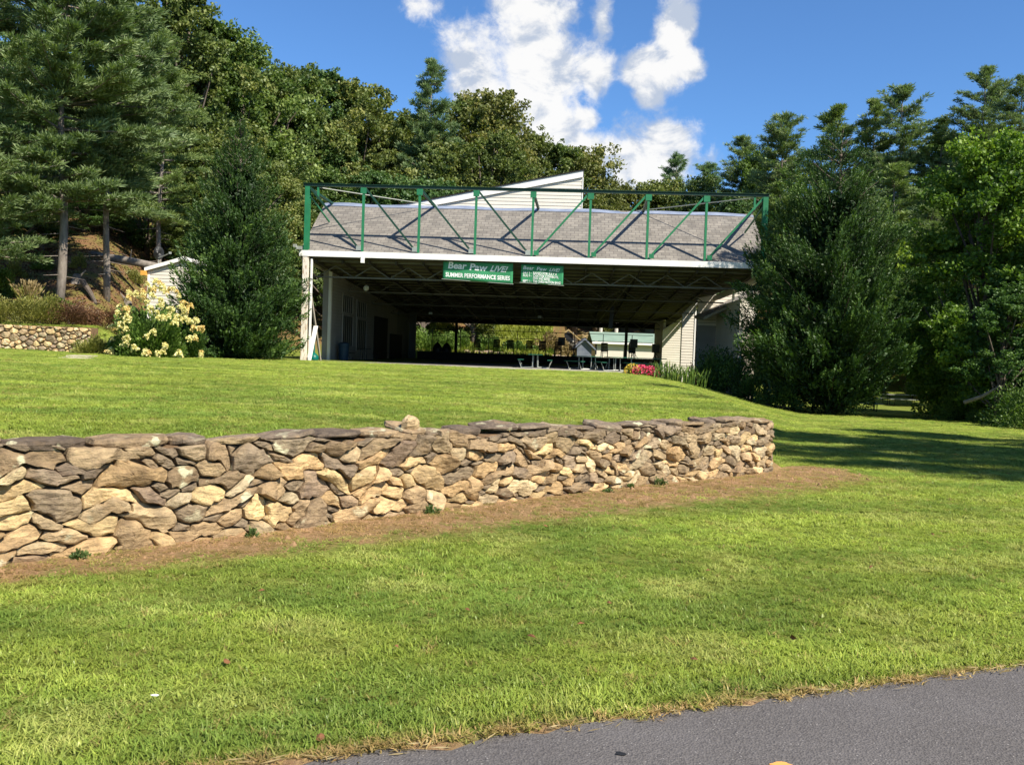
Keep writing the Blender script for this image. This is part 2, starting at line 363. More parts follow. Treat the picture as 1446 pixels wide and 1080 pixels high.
# numpy value noise
def _h(ix, iy, seed):
    n = (ix.astype(np.int64) * 374761393 + iy.astype(np.int64) * 668265263 + seed * 1442695) & 0x7fffffff
    n = ((n ^ (n >> 13)) * 1274126177) & 0x7fffffff
    return ((n ^ (n >> 16)) & 0xffff) / 65535.0
def vnoise(x, y, seed=0):
    ix = np.floor(x); iy = np.floor(y); fx = x - ix; fy = y - iy; fx = fx * fx * (3 - 2 * fx); fy = fy * fy * (3 - 2 * fy)
    a = _h(ix, iy, seed); b = _h(ix + 1, iy, seed); c = _h(ix, iy + 1, seed); d = _h(ix + 1, iy + 1, seed)
    return (a * (1 - fx) + b * fx) * (1 - fy) + (c * (1 - fx) + d * fx) * fy
def fbm(x, y, seed=0, o=4):
    r = 0; a = .5; t = 0
    for i in range(o): r = r + a * vnoise(x * 2 ** i, y * 2 ** i, seed + i); t += a; a *= .5
    return r / t
def sstep(x, a, b):
    t = np.clip((x - a) / (b - a), 0, 1); return t * t * (3 - 2 * t)

# ------------------------------------------------------------------ terrain
WA = np.array([-3.8, 6.8]); WB = np.array([4.25, 14.85]); WD = (WB - WA) / np.linalg.norm(WB - WA); WN = np.array([-WD[1], WD[0]])
WL0 = -2.4; WL1 = float(np.linalg.norm(WB - WA))
RE0 = np.array([-0.68, 3.65]); RD = np.array([3.48, 1.40]); RD = RD / np.linalg.norm(RD); RN = np.array([RD[1], -RD[0]])   # RN points onto the road
def road_d(x, y): return (x - RE0[0]) * RN[0] + (y - RE0[1]) * RN[1]
FPX = [-400, 0, 140, 290, 420, 590, 780, 800, 930, 1050, 1250, 1330, 1446, 1800]
FY = [42, 45.8, 46.5, 60, 80, 89, 92, 112, 116, 92, 80, 62, 41, 30]
SPX = [0, 280, 420, 700, 850, 950, 1100, 1300, 1446]
SL = [.36, .36, .36, .33, .26, .17, .22, .28, .34]
def G(x, y):
    x = np.asarray(x, float); y = np.asarray(y, float)
    zl = -.05 * sstep(y, 4, 7) - .018 * np.maximum(0, y - 12) * (1 - .6 * sstep(y, 50, 80)) - .01 * np.clip(x - 4, 0, 20) * sstep(y, 8, 20)
    zu = .80 + .002 * (y - 10) + .006 * np.clip(-x, 0, 30)
    n = (x - WA[0]) * WN[0] + (y - WA[1]) * WN[1]
    zu = zu - .075 * (1 - sstep(n, .4, 2.2))
    xe = 4.2 + (y - 15) * .03
    wd = np.where(y < 17.3, .25, .25 + (y - 17.3) * .36); wd = np.clip(wd, .25, 11.5)
    t = sstep(x, xe, xe + wd)
    upm = (n > .25) * 1.0
    z = zl + (zu - zl) * (1 - t) * upm
    z = np.where(y > 60, np.maximum(z, z * (1 - sstep(y, 60, 85)) + 1.0 * sstep(y, 60, 85)), z)
    px = 723 + 1300 * x / np.maximum(y, 1.0); px = np.where(y < 1, np.where(x < 0, -400, 1800), px); px = np.clip(px, -400, 1800)
    r = np.hypot(x, y) / np.sqrt(1 + ((px - 723) / 1300) ** 2)
    fy = np.interp(px, FPX, FY); sl_ = np.interp(px, SPX, SL)
    q = r - fy; q = np.where(q > 30, q, 1.2 * np.log1p(np.exp(np.clip(q, -40, 30) / 1.2)))
    q = np.where(q > 110, 110 + (q - 110) * .15, q)
    q = np.where(y < -5, q * sstep(-y, 5, 5.01) * .3, q)
    z = z + sl_ * q * sstep(r, 20, 40) + 1.15 * sstep(r, 44.3, 45.0) * (1 - sstep(px, 125, 230)) * (y > 10)
    z = z + (fbm(x * .6, y * .6, 3) - .5) * .05 * sstep(np.hypot(x, y), 6, 12)
    rd = road_d(x, y)
    z = np.where(rd > .04, -.05, z + .012 * (1 - sstep(-rd, 0, .5)))
    return z
def gz(x, y): return float(G(np.array([x]), np.array([y]))[0])
def on_ground(px, Y):
    x = (px - CX) / F * Y
    for _ in range(4):
        z = gz(x, Y); d = P(px, 540, Y); # account for roll
        # find image row of the ground here, then its x on that row
        v = Vector((x, Y, z)) - EYE; py = CY - F * v.dot(up) / v.dot(fw); x = P(px, py, Y).x
    return Vector((x, Y, gz(x, Y)))

def axis_pts(segs):
    o = []
    for a, b, st in segs: o += list(np.arange(a, b, st))
    return np.array(o + [segs[-1][1]])
gx = axis_pts([(-420, -120, 30), (-120, -40, 5), (-40, -10, 1), (-10, 9, .2), (9, 24, .5), (24, 60, 1.5), (60, 140, 6), (140, 420, 30)])
gy = axis_pts([(-60, 0, 6), (0, 24, .2), (24, 60, .5), (60, 130, 1.5), (130, 200, 5), (200, 420, 20)])
X, Y = np.meshgrid(gx, gy); Z = G(X, Y)
nx, ny = len(gx), len(gy)
me = bpy.data.meshes.new('ground'); vs = np.stack([X, Y, Z], -1).reshape(-1, 3)
I, J = np.meshgrid(np.arange(nx - 1), np.arange(ny - 1)); a = (J * nx + I).ravel()
me.from_pydata(vs.tolist(), [], np.stack([a, a + 1, a + nx + 1, a + nx], -1).tolist()); me.shade_smooth()
nn = ((X - WA[0]) * WN[0] + (Y - WA[1]) * WN[1]); ss = ((X - WA[0]) * WD[0] + (Y - WA[1]) * WD[1])
def soilf(x, y):
    n = (x - WA[0]) * WN[0] + (y - WA[1]) * WN[1]; s = (x - WA[0]) * WD[0] + (y - WA[1]) * WD[1]
    wdt = np.interp(s, [-3, 0, 4, 9, 12, 13.5], [.5, .75, 1.25, 1.8, 1.6, .3])
    f = (n < .3) * (1 - sstep(-n, wdt * .30, wdt * 1.4)) * (1 - sstep(s, 12.4, 13.8))
    f = np.maximum(f, .5 * (n >= .3) * (n < .6) * (s < WL1) * (1 - sstep(n, .40, .52)))
    rd = road_d(x, y); f = np.maximum(f, .85 * (1 - sstep(-rd, .0, .16)))
    return f
px_ = 723 + 1300 * X / np.maximum(Y, 1); rr = np.hypot(X, Y) / np.sqrt(1 + ((np.clip(px_, -400, 1800) - 723) / 1300) ** 2)
fr = sstep(rr, np.interp(px_, FPX, FY) - 1.0, np.interp(px_, FPX, FY) + 1.5) * (Y > 10)
for nm, arr in (('soil', soilf(X, Y)), ('forest', fr)):
    at = me.attributes.new(nm, 'FLOAT', 'POINT'); at.data.foreach_set('value', arr.ravel().astype(np.float32))
tag(link('ground', me, 'ground'), kind='structure')

mb = MB(); pts = []
for s in np.arange(-40, 60, .12 if True else 1):
    e = RE0 + RD * s + RN * (-.03 + .035 * (fbm(np.array([s * 3.1]), np.array([0.]), 5)[0] - .3)); pts.append(e)
vs = []; fs = []
for e in pts: vs += [(e[0], e[1], 0.002), (e[0] + RN[0] * 5.4, e[1] + RN[1] * 5.4, 0.002)]
for i in range(len(pts) - 1): fs.append((2 * i, 2 * i + 1, 2 * i + 3, 2 * i + 2))
tag(mb.add(vs, fs).build('road', 'asphalt'), kind='structure')

# ------------------------------------------------------------------ grass (geometry-node instanced clumps)
def make_grass():
    K = 6; V = []; Fc = []; vid = []; tint = []
    for k in range(K):
        nb = 18
        for b_ in range(nb):
            cx_, cy_ = rng.normal(0, .022, 2); h = rng.uniform(.016, .038) * (1.25 if rng.random() < .12 else 1); wd = rng.uniform(.0016, .0030)
            an = rng.uniform(0, 2 * math.pi); ln = rng.uniform(.5, 1.6) * h; dx, dy = math.cos(an) * ln, math.sin(an) * ln
            sx_, sy_ = -math.sin(an) * wd, math.cos(an) * wd; n0 = len(V); tn = rng.random()
            V += [(cx_ - sx_, cy_ - sy_, 0), (cx_ + sx_, cy_ + sy_, 0), (cx_ + dx * .4 - sx_, cy_ + dy * .4 - sy_, h * .6), (cx_ + dx * .4 + sx_, cy_ + dy * .4 + sy_, h * .6), (cx_ + dx, cy_ + dy, h)]
            Fc += [(n0, n0 + 1, n0 + 3, n0 + 2), (n0 + 2, n0 + 3, n0 + 4)]; vid += [k] * 5; tint += [tn * .6, tn * .6, tn, tn, min(1, tn + .2)]
    # scatter
    PT = []
    def region(y0, y1, dens, x_mar):
        ar = (y1 - y0) * (y1 * .62 * 2 + 2 * x_mar); n = int(ar * dens); y = rng.uniform(y0, y1, n); x = rng.uniform(-1, 1, n) * (y1 * .62 + x_mar); return x, y
    xs_, ys_ = [], []
    bands = [(2.4, 4, 820), (4, 5.5, 720), (5.5, 7.5, 520), (7.5, 10, 340), (10, 14, 220), (14, 20, 130), (20, 30, 70), (30, 48, 34)]
    for y0, y1, dn in bands:
        x, y = region(y0, y1, dn, .8); xs_.append(x); ys_.append(y)
    x = np.concatenate(xs_); y = np.concatenate(ys_)
    rd = road_d(x, y); sf = soilf(x, y); n = (x - WA[0]) * WN[0] + (y - WA[1]) * WN[1]; s = (x - WA[0]) * WD[0] + (y - WA[1]) * WD[1]
    keep = (rd < -.015 + .03 * rng.random(len(x))) & ~((n > -.03) & (n < .34) & (s < WL1 + .1))
    p0_ = fbm(x * 3.5, y * 3.5, 12); keep &= rng.random(len(x)) > np.clip(sf * 1.0 - .34 + 1.6 * (p0_ - .5), 0, .60) * (rd < -.2)
    keep &= rng.random(len(x)) > .35 * (fbm(x * 3, y * 3, 21) < .33)
    lx = (x - 0) ; keep &= ~((y > 42) & (x > -12.5) & (x < 13) & (y > 48.4 - .057 * (x + 11.3)))
    pxx = 723 + 1300 * x / y; keep &= y < np.interp(pxx, FPX, FY) - .5
    x = x[keep]; y = y[keep]; rd = rd[keep]; sf = sf[keep]; n_ = len(x); z = G(x, y) - .003
    dist = np.hypot(x, y)
    # colour
    st = fbm(x * .35 + y * .10, y * 1.1 - x * .30, 31, 4); p2 = fbm(x * 1.6, y * 2.6, 41, 4); rn = rng.random(n_)
    g1 = np.array([.180, .262, .052]); g2 = np.array([.315, .392, .070]); g3 = np.array([.47, .46, .17]); g4 = np.array([.37, .235, .115])
    a1 = sstep(st * .6 + p2 * .4, .32, .62)[:, None]; c = g1 * (1 - a1) + g2 * a1
    a2 = (sstep(p2, .52, .80) * .45 + .25 * (rn > .88))[:, None]; c = c * (1 - a2) + g3 * a2
    a3 = np.clip(sf * 1.1 - .55 * (fbm(x * 4, y * 4, 61) > .55) + .6 * (rn < .04), 0, .92)[:, None]; c = c * (1 - a3) + g4 * a3
    ed = np.clip(1 - (-rd) / .07, 0, 1)[:, None] * (rng.random(n_)[:, None] > .35); c = c * (1 - ed) + np.array([.52, .37, .16]) * ed
    c = c * rng.uniform(.78, 1.18, n_)[:, None] * (.86 + .28 * sstep(fbm(x * .5 + 3, y * 1.4, 51, 3), .3, .7))[:, None]
    sc = np.interp(dist, [3, 8, 15, 30, 48], [1.0, 1.15, 1.45, 2.0, 2.6]) * rng.uniform(.7, 1.3, n_)
    hz = .62 + .25 * sstep(fbm(x * 1.3, y * 1.3, 71), .5, .7) + .5 * (rng.random(n_) < .03); hz *= np.where((rd > -.45), 1.35, 1.0); hz *= np.interp(dist, [3, 15, 48], [1, .8, .45]); hz *= np.where(sf > .3, .6, 1)
    scl = np.stack([sc, sc, sc * hz], -1)
    rot = np.stack([rng.normal(0, .12, n_), rng.normal(0, .12, n_), rng.uniform(0, 6.28, n_)], -1)
    nv = len(V); allv = np.concatenate([np.array(V), np.stack([x, y, z], -1)])
    me = bpy.data.meshes.new('grass'); me.from_pydata(allv.tolist(), [], Fc)
    def att(nm, ty, key, a_): q = me.attributes.new(nm, ty, 'POINT'); q.data.foreach_set(key, np.ascontiguousarray(a_).ravel())
    att('vid', 'INT', 'value', np.concatenate([vid, np.full(n_, -1)]).astype(np.int32))
    att('pick', 'INT', 'value', np.concatenate([np.zeros(nv), rng.integers(0, K, n_)]).astype(np.int32))
    att('tint', 'FLOAT', 'value', np.concatenate([tint, np.zeros(n_)]).astype(np.float32))
    att('gcol', 'FLOAT_VECTOR', 'vector', np.concatenate([np.zeros((nv, 3)), c]).astype(np.float32))
    att('scl', 'FLOAT_VECTOR', 'vector', np.concatenate([np.ones((nv, 3)), scl]).astype(np.float32))
    att('rot', 'FLOAT_VECTOR', 'vector', np.concatenate([np.zeros((nv, 3)), rot]).astype(np.float32))
    o = link('grass', me, 'grass_blade'); tag(o, 'short mown green lawn grass with yellow and dry patches', 'grass', kind='stuff')
    ng = bpy.data.node_groups.new('grass_scatter', 'GeometryNodeTree')
    ng.interface.new_socket('Geometry', in_out='INPUT', socket_type='NodeSocketGeometry'); ng.interface.new_socket('Geometry', in_out='OUTPUT', socket_type='NodeSocketGeometry')
    N = ng.nodes; L = ng.links; gi = N.new('NodeGroupInput'); go = N.new('NodeGroupOutput')
    def named(nm, ty):
        q = N.new('GeometryNodeInputNamedAttribute'); q.data_type = ty; q.inputs['Name'].default_value = nm; return q.outputs['Attribute']
    vida = named('vid', 'INT')
    def sel(k):
        cp = N.new('FunctionNodeCompare'); cp.data_type = 'INT'; cp.operation = 'EQUAL'
        L.new(vida, cp.inputs[2]); cp.inputs[3].default_value = k
        sp = N.new('GeometryNodeSeparateGeometry'); sp.domain = 'POINT'; L.new(gi.outputs[0], sp.inputs[0]); L.new(cp.outputs[0], sp.inputs[1]); return sp.outputs[0]
    jn = N.new('GeometryNodeJoinGeometry')
    for k in range(K):
        g2i = N.new('GeometryNodeGeometryToInstance'); L.new(sel(k), g2i.inputs[0]); L.new(g2i.outputs[0], jn.inputs[0])
    m2p = N.new('GeometryNodeMeshToPoints'); L.new(sel(-1), m2p.inputs[0])
    iop = N.new('GeometryNodeInstanceOnPoints'); L.new(m2p.outputs[0], iop.inputs['Points']); L.new(jn.outputs[0], iop.inputs['Instance'])
    iop.inputs['Pick Instance'].default_value = True; L.new(named('pick', 'INT'), iop.inputs['Instance Index'])
    L.new(named('rot', 'FLOAT_VECTOR'), iop.inputs['Rotation']); L.new(named('scl', 'FLOAT_VECTOR'), iop.inputs['Scale'])
    L.new(iop.outputs[0], go.inputs[0])
    md = o.modifiers.new('scatter', 'NODES'); md.node_group = ng
    print('grass points', n_)
make_grass()

# ------------------------------------------------------------------ stone walls
def clip(poly, a, b, c):
    """keep a*x+b*y<=c"""
    out = []
    for i in range(len(poly)):
        p, q = poly[i], poly[(i + 1) % len(poly)]; dp = a * p[0] + b * p[1] - c; dq = a * q[0] + b * q[1] - c
        if dp <= 0: out.append(p)
        if dp * dq < 0: f = dp / (dp - dq); out.append((p[0] + (q[0] - p[0]) * f, p[1] + (q[1] - p[1]) * f))
    return out
def pack(L, H, rfun, A0, seed, iters=3, merge=.0):
    """irregular stones filling an L x H face: power diagram in a stretched space"""
    r_ = np.random.default_rng(seed); pts = []; rad = []
    for tries in range(26000):
        s = r_.uniform(0, L); t_ = r_.uniform(0, H); r0_ = rfun(s, t_, r_) * (1 if tries < 9000 else .62)
        x, y = s / A0, t_
        if pts:
            pa = np.array(pts); ra = np.array(rad)
            if np.any(np.hypot(pa[:, 0] - x, pa[:, 1] - y) < (ra + r0_) * .80): continue
        pts.append((x, y)); rad.append(r0_)
    pa = np.array(pts); ra = np.array(rad)
    for it in range(iters):
        polys = []
        for i in range(len(pa)):
            x, y = pa[i]; xa_, xb_ = max(0, x - .6), min(L / A0, x + .6); pl = [(xa_, max(0, y - .5)), (xb_, max(0, y - .5)), (xb_, min(H, y + .5)), (xa_, min(H, y + .5))]
            d = np.hypot(pa[:, 0] - x, pa[:, 1] - y)
            for j in np.argsort(d)[1:26]:
                ax, ay = pa[j] - pa[i]
                c = (pa[j] @ pa[j] - pa[i] @ pa[i] + ra[i] ** 2 - ra[j] ** 2) / 2
                pl = clip(pl, ax, ay, c)
                if len(pl) < 3: break
            polys.append(pl)
        if it < iters - 1:
            for i, pl in enumerate(polys):
                if len(pl) >= 3: pa[i] = pa[i] * .5 + np.mean(pl, 0) * .5
    polys = [[np.array(p) for p in pl] for pl in polys if len(pl) >= 3]
    # drop duplicate corners, then join some neighbours into longer, odder stones
    for i, pl in enumerate(polys): polys[i] = [p for k, p in enumerate(pl) if np.linalg.norm(p - pl[k - 1]) > 1e-5]
    used = set(); out = []; cs = np.array([np.mean(pl, 0) for pl in polys])
    for i in range(len(polys)):
        if i in used: continue
        used.add(i); pl = polys[i]
        if r_.random() < merge:
            vert = r_.random() < .22
            for j in np.argsort(np.hypot(cs[:, 0] - cs[i, 0], cs[:, 1] - cs[i, 1]))[1:9]:
                if j in used: continue
                dx, dy = np.abs(cs[j] - cs[i])
                if (dy > dx * .55) if not vert else (dx > dy * .5): continue
                if area(polys[i]) + area(polys[j]) > .05: continue
                q = polys[j]; fnd = None
                for a_ in range(len(pl)):
                    for b_ in range(len(q)):
                        if np.linalg.norm(pl[a_] - q[(b_ + 1) % len(q)]) < 2e-4 and np.linalg.norm(pl[(a_ + 1) % len(pl)] - q[b_]) < 2e-4: fnd = (a_, b_)
                if fnd:
                    a_, b_ = fnd; pl = pl[:a_ + 1] + [q[(b_ + 2 + k) % len(q)] for k in range(len(q) - 2)] + pl[a_ + 1:]; used.add(j); break
        out.append(pl)
    return [[(p[0] * A0, p[1]) for p in pl] for pl in out]
def area(pl): return abs(sum(pl[i][0] * pl[(i + 1) % len(pl)][1] - pl[(i + 1) % len(pl)][0] * pl[i][1] for i in range(len(pl)))) / 2
def stone_shape(pl, r_, gap, proud, rings=((1.0, -.14), (1.0, -.012), (.955, .62), (.80, .96), (.52, 1.0), (.25, 1.0)), res=.05):
    """broken fieldstone from an outline: flat facets meeting at blunt arrises; (s,t,outward) verts and faces"""
    c = np.mean(pl, 0); o = []
    for i in range(len(pl)):
        p = np.array(pl[i]); q = np.array(pl[(i + 1) % len(pl)]); L = np.linalg.norm(q - p)
        n = max(1, int(round(L / res)))
        for k in range(n): o.append(p + (q - p) * k / n)
    o = np.array(o)
    if len(o) < 6: o = np.repeat(o, 2, 0); o[1::2] = (o[1::2] + np.roll(o[::2], -1, 0)) / 2
    o = (np.roll(o, 1, 0) + 8 * o + np.roll(o, -1, 0)) / 10
    c = np.mean(o, 0); size = math.sqrt(max(area(pl), 1e-5)); n = len(o)
    d = np.roll(o, -1, 0) - np.roll(o, 1, 0); nr = np.stack([d[:, 1], -d[:, 0]], -1); nr /= np.linalg.norm(nr, axis=1, keepdims=True) + 1e-9
    if np.sum(nr * (o - c)) < 0: nr = -nr
    o = o - nr * gap * r_.uniform(.4, 1.7, (n, 1)); o += r_.normal(0, .035 * size, o.shape)
    pln = [(r_.normal(0, .26), r_.normal(.05, .26), 0.0)] + [(math.cos(a_) * r_.uniform(.25, .7), math.sin(a_) * r_.uniform(.25, .7), size * r_.uniform(.06, .26)) for a_ in r_.uniform(0, 6.28, 2)]
    off = r_.uniform(0, 50); V = []
    for k, (sc, dp) in enumerate(rings):
        for i in range(n):
            p = c + (o[i] - c) * sc; out = proud * .1 + dp * (1 if k < 2 else proud * .9)
            if k >= 2:
                e = p - c; f = min(a_ * e[0] + b_ * e[1] + h_ for a_, b_, h_ in pln)
                f = max(-proud * .9, f); out += f * (.75 if k == 2 else 1)
                out += mnoise.noise(Vector((p[0] * 9 + off, p[1] * 9, off))) * .016 + mnoise.noise(Vector((p[0] * 26, p[1] * 26 + off, 3))) * .006
            V.append((p[0], p[1], out))
    V.append((c[0], c[1], proud + min(h_ for a_, b_, h_ in pln)))
    Fs = []
    for k in range(len(rings) - 1):
        for i in range(n): Fs.append((k * n + i, k * n + (i + 1) % n, (k + 1) * n + (i + 1) % n, (k + 1) * n + i))
    b = (len(rings) - 1) * n
    for i in range(n): Fs.append((b + i, b + (i + 1) % n, len(V) - 1))
    return c, V, Fs
PAL = [tuple(q * k for q, k in zip(c_, (1.42, 1.38, 1.30))) for c_ in [(.40, .29, .165), (.47, .36, .21), (.33, .265, .175), (.25, .205, .15), (.52, .41, .235), (.30, .23, .15), (.42, .31, .185), (.235, .19, .145), (.36, .31, .22), (.225, .175, .135), (.55, .46, .30)]]
PW = np.array([14, 13, 13, 10, 12, 10, 7, 7, 8, 4, 6], float); PW /= PW.sum()

wall_root = empty('stone_retaining_wall', (WA[0], WA[1], 0), math.atan2(WD[1], WD[0]), 'long dry stacked fieldstone retaining wall holding up the front lawn', 'retaining wall')
# local frame: x along, y backwards (into the bank), z up
Wtop = lambda s: float(np.interp(s, [WL0, 0, 4, 8, WL1], [.92, .885, .84, .79, .775]))
Wbase = lambda s: gz(*(WA + WD * s - WN * .1)) - .06
Ht = .82; LEN = WL1 - WL0
r_ = np.random.default_rng(5)
def rf(s, t_, rr):
    u_ = rr.random(); base = .054 if u_ < .36 else (.074 if u_ < .76 else .104)
    return base * (1.08 if s < 7 else .92) * rr.uniform(.85, 1.15)
polys = pack(LEN, Ht, rf, 1.95, 12, 1, .66)
def warp(p):
    s, t_ = p; e = math.sin(math.pi * min(1, max(0, t_ / Ht))); k = 4 * min(s, LEN - s, .25)
    return (s + k * .055 * math.sin(t_ * 11 + s * 1.9) * (1.6 if 7.2 < s < 12 else 1), t_ + e * (.050 * math.sin(s * 4.3) + .035 * math.sin(s * 9.7 + 1.1)))
polys = [[warp(p) for p in pl] for pl in polys]
# aspect mapping can leave small overlaps only; sort big first
polys = sorted(polys, key=lambda p: -area(p))
def put_stone(pl, proud, gap, name='stone', flat=False, top=True):
    pl = [(p[0] + WL0, p[1]) for p in pl]
    pl = [(s, t_ + .030 * math.sin(s * 3.1 + 1.3) + .022 * math.sin(s * 7.3)) for s, t_ in pl]
    c, V, Fs = stone_shape(pl, r_, gap, proud)
    vs = []; zb = Wbase(c[0]); zt = Wtop(c[0]) - .07; k = (zt - zb) / Ht; zc = zb + c[1] * k
    for s, t_, o_ in V:
        vs.append((s - c[0], -o_, zb + t_ * k - zc))
    me = bpy.data.meshes.new('stone'); me.from_pydata(vs, [], Fs); bm = bmesh.new(); bm.from_mesh(me); bmesh.ops.recalc_face_normals(bm, faces=bm.faces)
    bm.to_mesh(me); bm.free(); me.polygons.foreach_set('use_smooth', [True] * len(me.polygons)); me.set_sharp_from_angle(angle=R(34))
    o = link(name, me, 'fieldstone', wall_root); o.location = (c[0], 0, zc)
    col = np.array(PAL[r_.choice(len(PAL), p=PW)])
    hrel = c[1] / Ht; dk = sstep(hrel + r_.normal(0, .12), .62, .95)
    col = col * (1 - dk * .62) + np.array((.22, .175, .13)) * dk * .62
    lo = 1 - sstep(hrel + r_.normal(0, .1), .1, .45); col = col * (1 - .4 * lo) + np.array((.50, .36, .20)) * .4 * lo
    col = col * r_.uniform(.8, 1.25) * 1.0
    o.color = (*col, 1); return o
print('stones', len(polys))
n_face = 266
for pl in polys[:n_face]:
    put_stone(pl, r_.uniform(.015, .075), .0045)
if len(polys) > n_face:
    V = []; Fs = []
    for pl in polys[n_face:]:
        pl = [(p[0] + WL0, p[1] + .030 * math.sin((p[0] + WL0) * 3.1 + 1.3) + .022 * math.sin((p[0] + WL0) * 7.3)) for p in pl]
        c, v_, f_ = stone_shape(pl, r_, .008, r_.uniform(.0, .03), rings=((1, -.1), (1, 0), (.85, .7), (.4, 1)), res=.06); zb = Wbase(c[0]); k = (Wtop(c[0]) - .07 - zb) / Ht
        n0 = len(V); V += [(s, -o_, zb + t_ * k) for s, t_, o_ in v_]; Fs += [tuple(i + n0 for i in q) for q in f_]
    mb = MB(); mb.add(V, Fs); o = mb.build('small_chinking_stones', 'fieldstone', wall_root); o.color = (.30, .24, .17, 1); o['kind'] = 'stuff'
# cap stones: thin irregular flags along the top
s = WL0; ncap = 0
while s < WL1 - .1 and ncap < 34:
    L = r_.uniform(.28, .66); L = min(L, WL1 - s); th = r_.uniform(.035, .07); zt = Wtop(s + L / 2)
    n = 12; ol = []
    for k in range(n):
        a_ = 2 * math.pi * k / n; ca, sa = math.cos(a_), math.sin(a_); q = (abs(ca) ** 4 + abs(sa) ** 4) ** (-1 / 4)
        ol.append((ca * q * (L / 2 + .01) * r_.uniform(.86, 1.0), .23 + sa * q * .245 * r_.uniform(.80, 1.08)))
    vs = []; hs = [(-th, .97), (-th * .5, 1.02), (0, .96), (.008, .6)]
    for dz, sc in hs:
        for x_, y_ in ol: vs.append((x_ * sc, .22 + (y_ - .22) * sc, dz + r_.normal(0, .006)))
    vs.append((0, .22, .01)); fs = [(k * n + i, k * n + (i + 1) % n, (k + 1) * n + (i + 1) % n, (k + 1) * n + i) for k in range(3) for i in range(n)] + [(3 * n + i, 3 * n + (i + 1) % n, 4 * n) for i in range(n)] + [tuple(range(n))[::-1]]
    mb = MB(); mb.add(vs, fs); o = mb.build('stone', 'fieldstone', wall_root); o.location = (s + L / 2, r_.uniform(-.02, .04), zt + r_.uniform(-.045, .0)); o.rotation_euler = (r_.normal(0, .06), r_.normal(0, .045), r_.normal(0, .05))
    col = np.array([(.26, .21, .16), (.20, .16, .125), (.33, .26, .185), (.40, .30, .19)][r_.integers(4)]) * r_.uniform(.8, 1.15); o.color = (*col, 1)
    s += L + .004; ncap += 1
# one light stone standing proud on the cap
mb = MB(); vs = []
for z_, sc in ((0, .75), (.06, 1), (.14, .98), (.18, .7)):
    for k in range(8):
        a_ = k * math.pi / 4 + .3; vs.append((math.cos(a_) * .14 * sc * (1 + .18 * math.sin(k * 2.3)), math.sin(a_) * .10 * sc, z_ + .02 * math.sin(k * 1.7)))
mb.add(vs, [(k * 8 + i, k * 8 + (i + 1) % 8, (k + 1) * 8 + (i + 1) % 8, (k + 1) * 8 + i) for k in range(3) for i in range(8)] + [tuple(range(24, 32)), tuple(range(8))[::-1]])
sp = 0
for k in range(200):
    s_ = 2 + k * .04; q = WA + WD * s_ + WN * .15; v = Vector((q[0], q[1], .85)) - EYE
    if CX + F * v.dot(rt) / v.dot(fw) > 577: sp = s_; break
o = mb.build('stone', 'fieldstone', wall_root); o.location = (sp, .12, Wtop(sp) - .02); o.rotation_euler = (.05, -.12, .4); o.scale = (.9, .9, .72); o.color = (.62, .48, .29, 1)
# dark soil and rubble behind the faces, the end return
mb = MB(); N_ = 60
vs = []; fs = []
for i in range(N_ + 1):
    s = WL0 + LEN * i / N_ - (.02 if i == N_ else 0); zt = Wtop(s) - .10; zb = Wbase(s) - .3
    vs += [(s, .055, zb), (s, .075, zt), (s, .45, zt), (s, .45, zb)]
for i in range(N_):
    a_ = i * 4; fs += [(a_, a_ + 4, a_ + 5, a_ + 1), (a_ + 1, a_ + 5, a_ + 6, a_ + 2), (a_ + 2, a_ + 6, a_ + 7, a_ + 3)]
fs += [(0, 1, 2, 3), (N_ * 4 + 3, N_ * 4 + 2, N_ * 4 + 1, N_ * 4)]
mb.add(vs, fs).build('soil_backing', 'soil_core', wall_root)
# return of the wall at its right end, running back into the slope
r_ = np.random.default_rng(9)
RL = 2.9; rp = pack(RL, Ht, lambda s, t_, rr: rr.uniform(.07, .12), 1.4, 4)
ra = math.radians(45)
V = []; Fs = []; SC = []
for pl in rp:
    c, v_, f_ = stone_shape(pl, r_, .008, r_.uniform(.03, .06), rings=((1, -.12), (1, 0), (.85, .7), (.4, 1)), res=.06)
    n0 = len(V)
    for s, t_, o_ in v_:
        # world direction (0,1) from B, outward +x ; into the wall's local frame
        wx, wy = WB[0] - .02 + o_, WB[1] + .05 + s; dx, dy = wx - WA[0], wy - WA[1]
        zb = gz(WB[0] + .6, wy) - .08; zt = Wtop(WL1) - .05 - .10 * s; V.append((dx * WD[0] + dy * WD[1], dx * WN[0] + dy * WN[1], zb + (zt - zb) * t_ / Ht))
    Fs += [tuple(i + n0 for i in q) for q in f_]
mb = MB(); mb.add(V, Fs); o = mb.build('wall_return', 'fieldstone', wall_root); o.color = (.30, .25, .19, 1); o['kind'] = 'stuff'

# ------------------------------------------------------------------ pavilion
PA = R(3.3)
O = P(429, 509, 49.5); SLAB = 1.65 - .72; O.z = SLAB
pav = empty('pavilion', O, -PA, 'long open pavilion with shingled mansard front and green steel truss along the eave', 'pavilion')
U = Vector((math.cos(PA), -math.sin(PA), 0)); Vv = Vector((math.sin(PA), math.cos(PA), 0))
def lp(px, py, v):
    """local (u,z) where the sight line meets the plane at depth v"""
    d = ray(px, py); k = ((O - EYE).dot(Vv) + v) / d.dot(Vv); q = EYE + d * k - O; return q.dot(U), q.z
def lpu(px, py, u):
    """local (v,z) on the plane at u"""
    d = ray(px, py); k = ((O - EYE).dot(U) + u) / d.dot(U); q = EYE + d * k - O; return q.dot(Vv), q.z
def lw(u, v, z): return O + U * u + Vv * v + Vector((0, 0, z))
WU = 24.1; RV = 4.7; DEP = 34.0
ZE = 5.9; ZR = 9.15
ceilz = lambda v: 5.5 - .050 * v
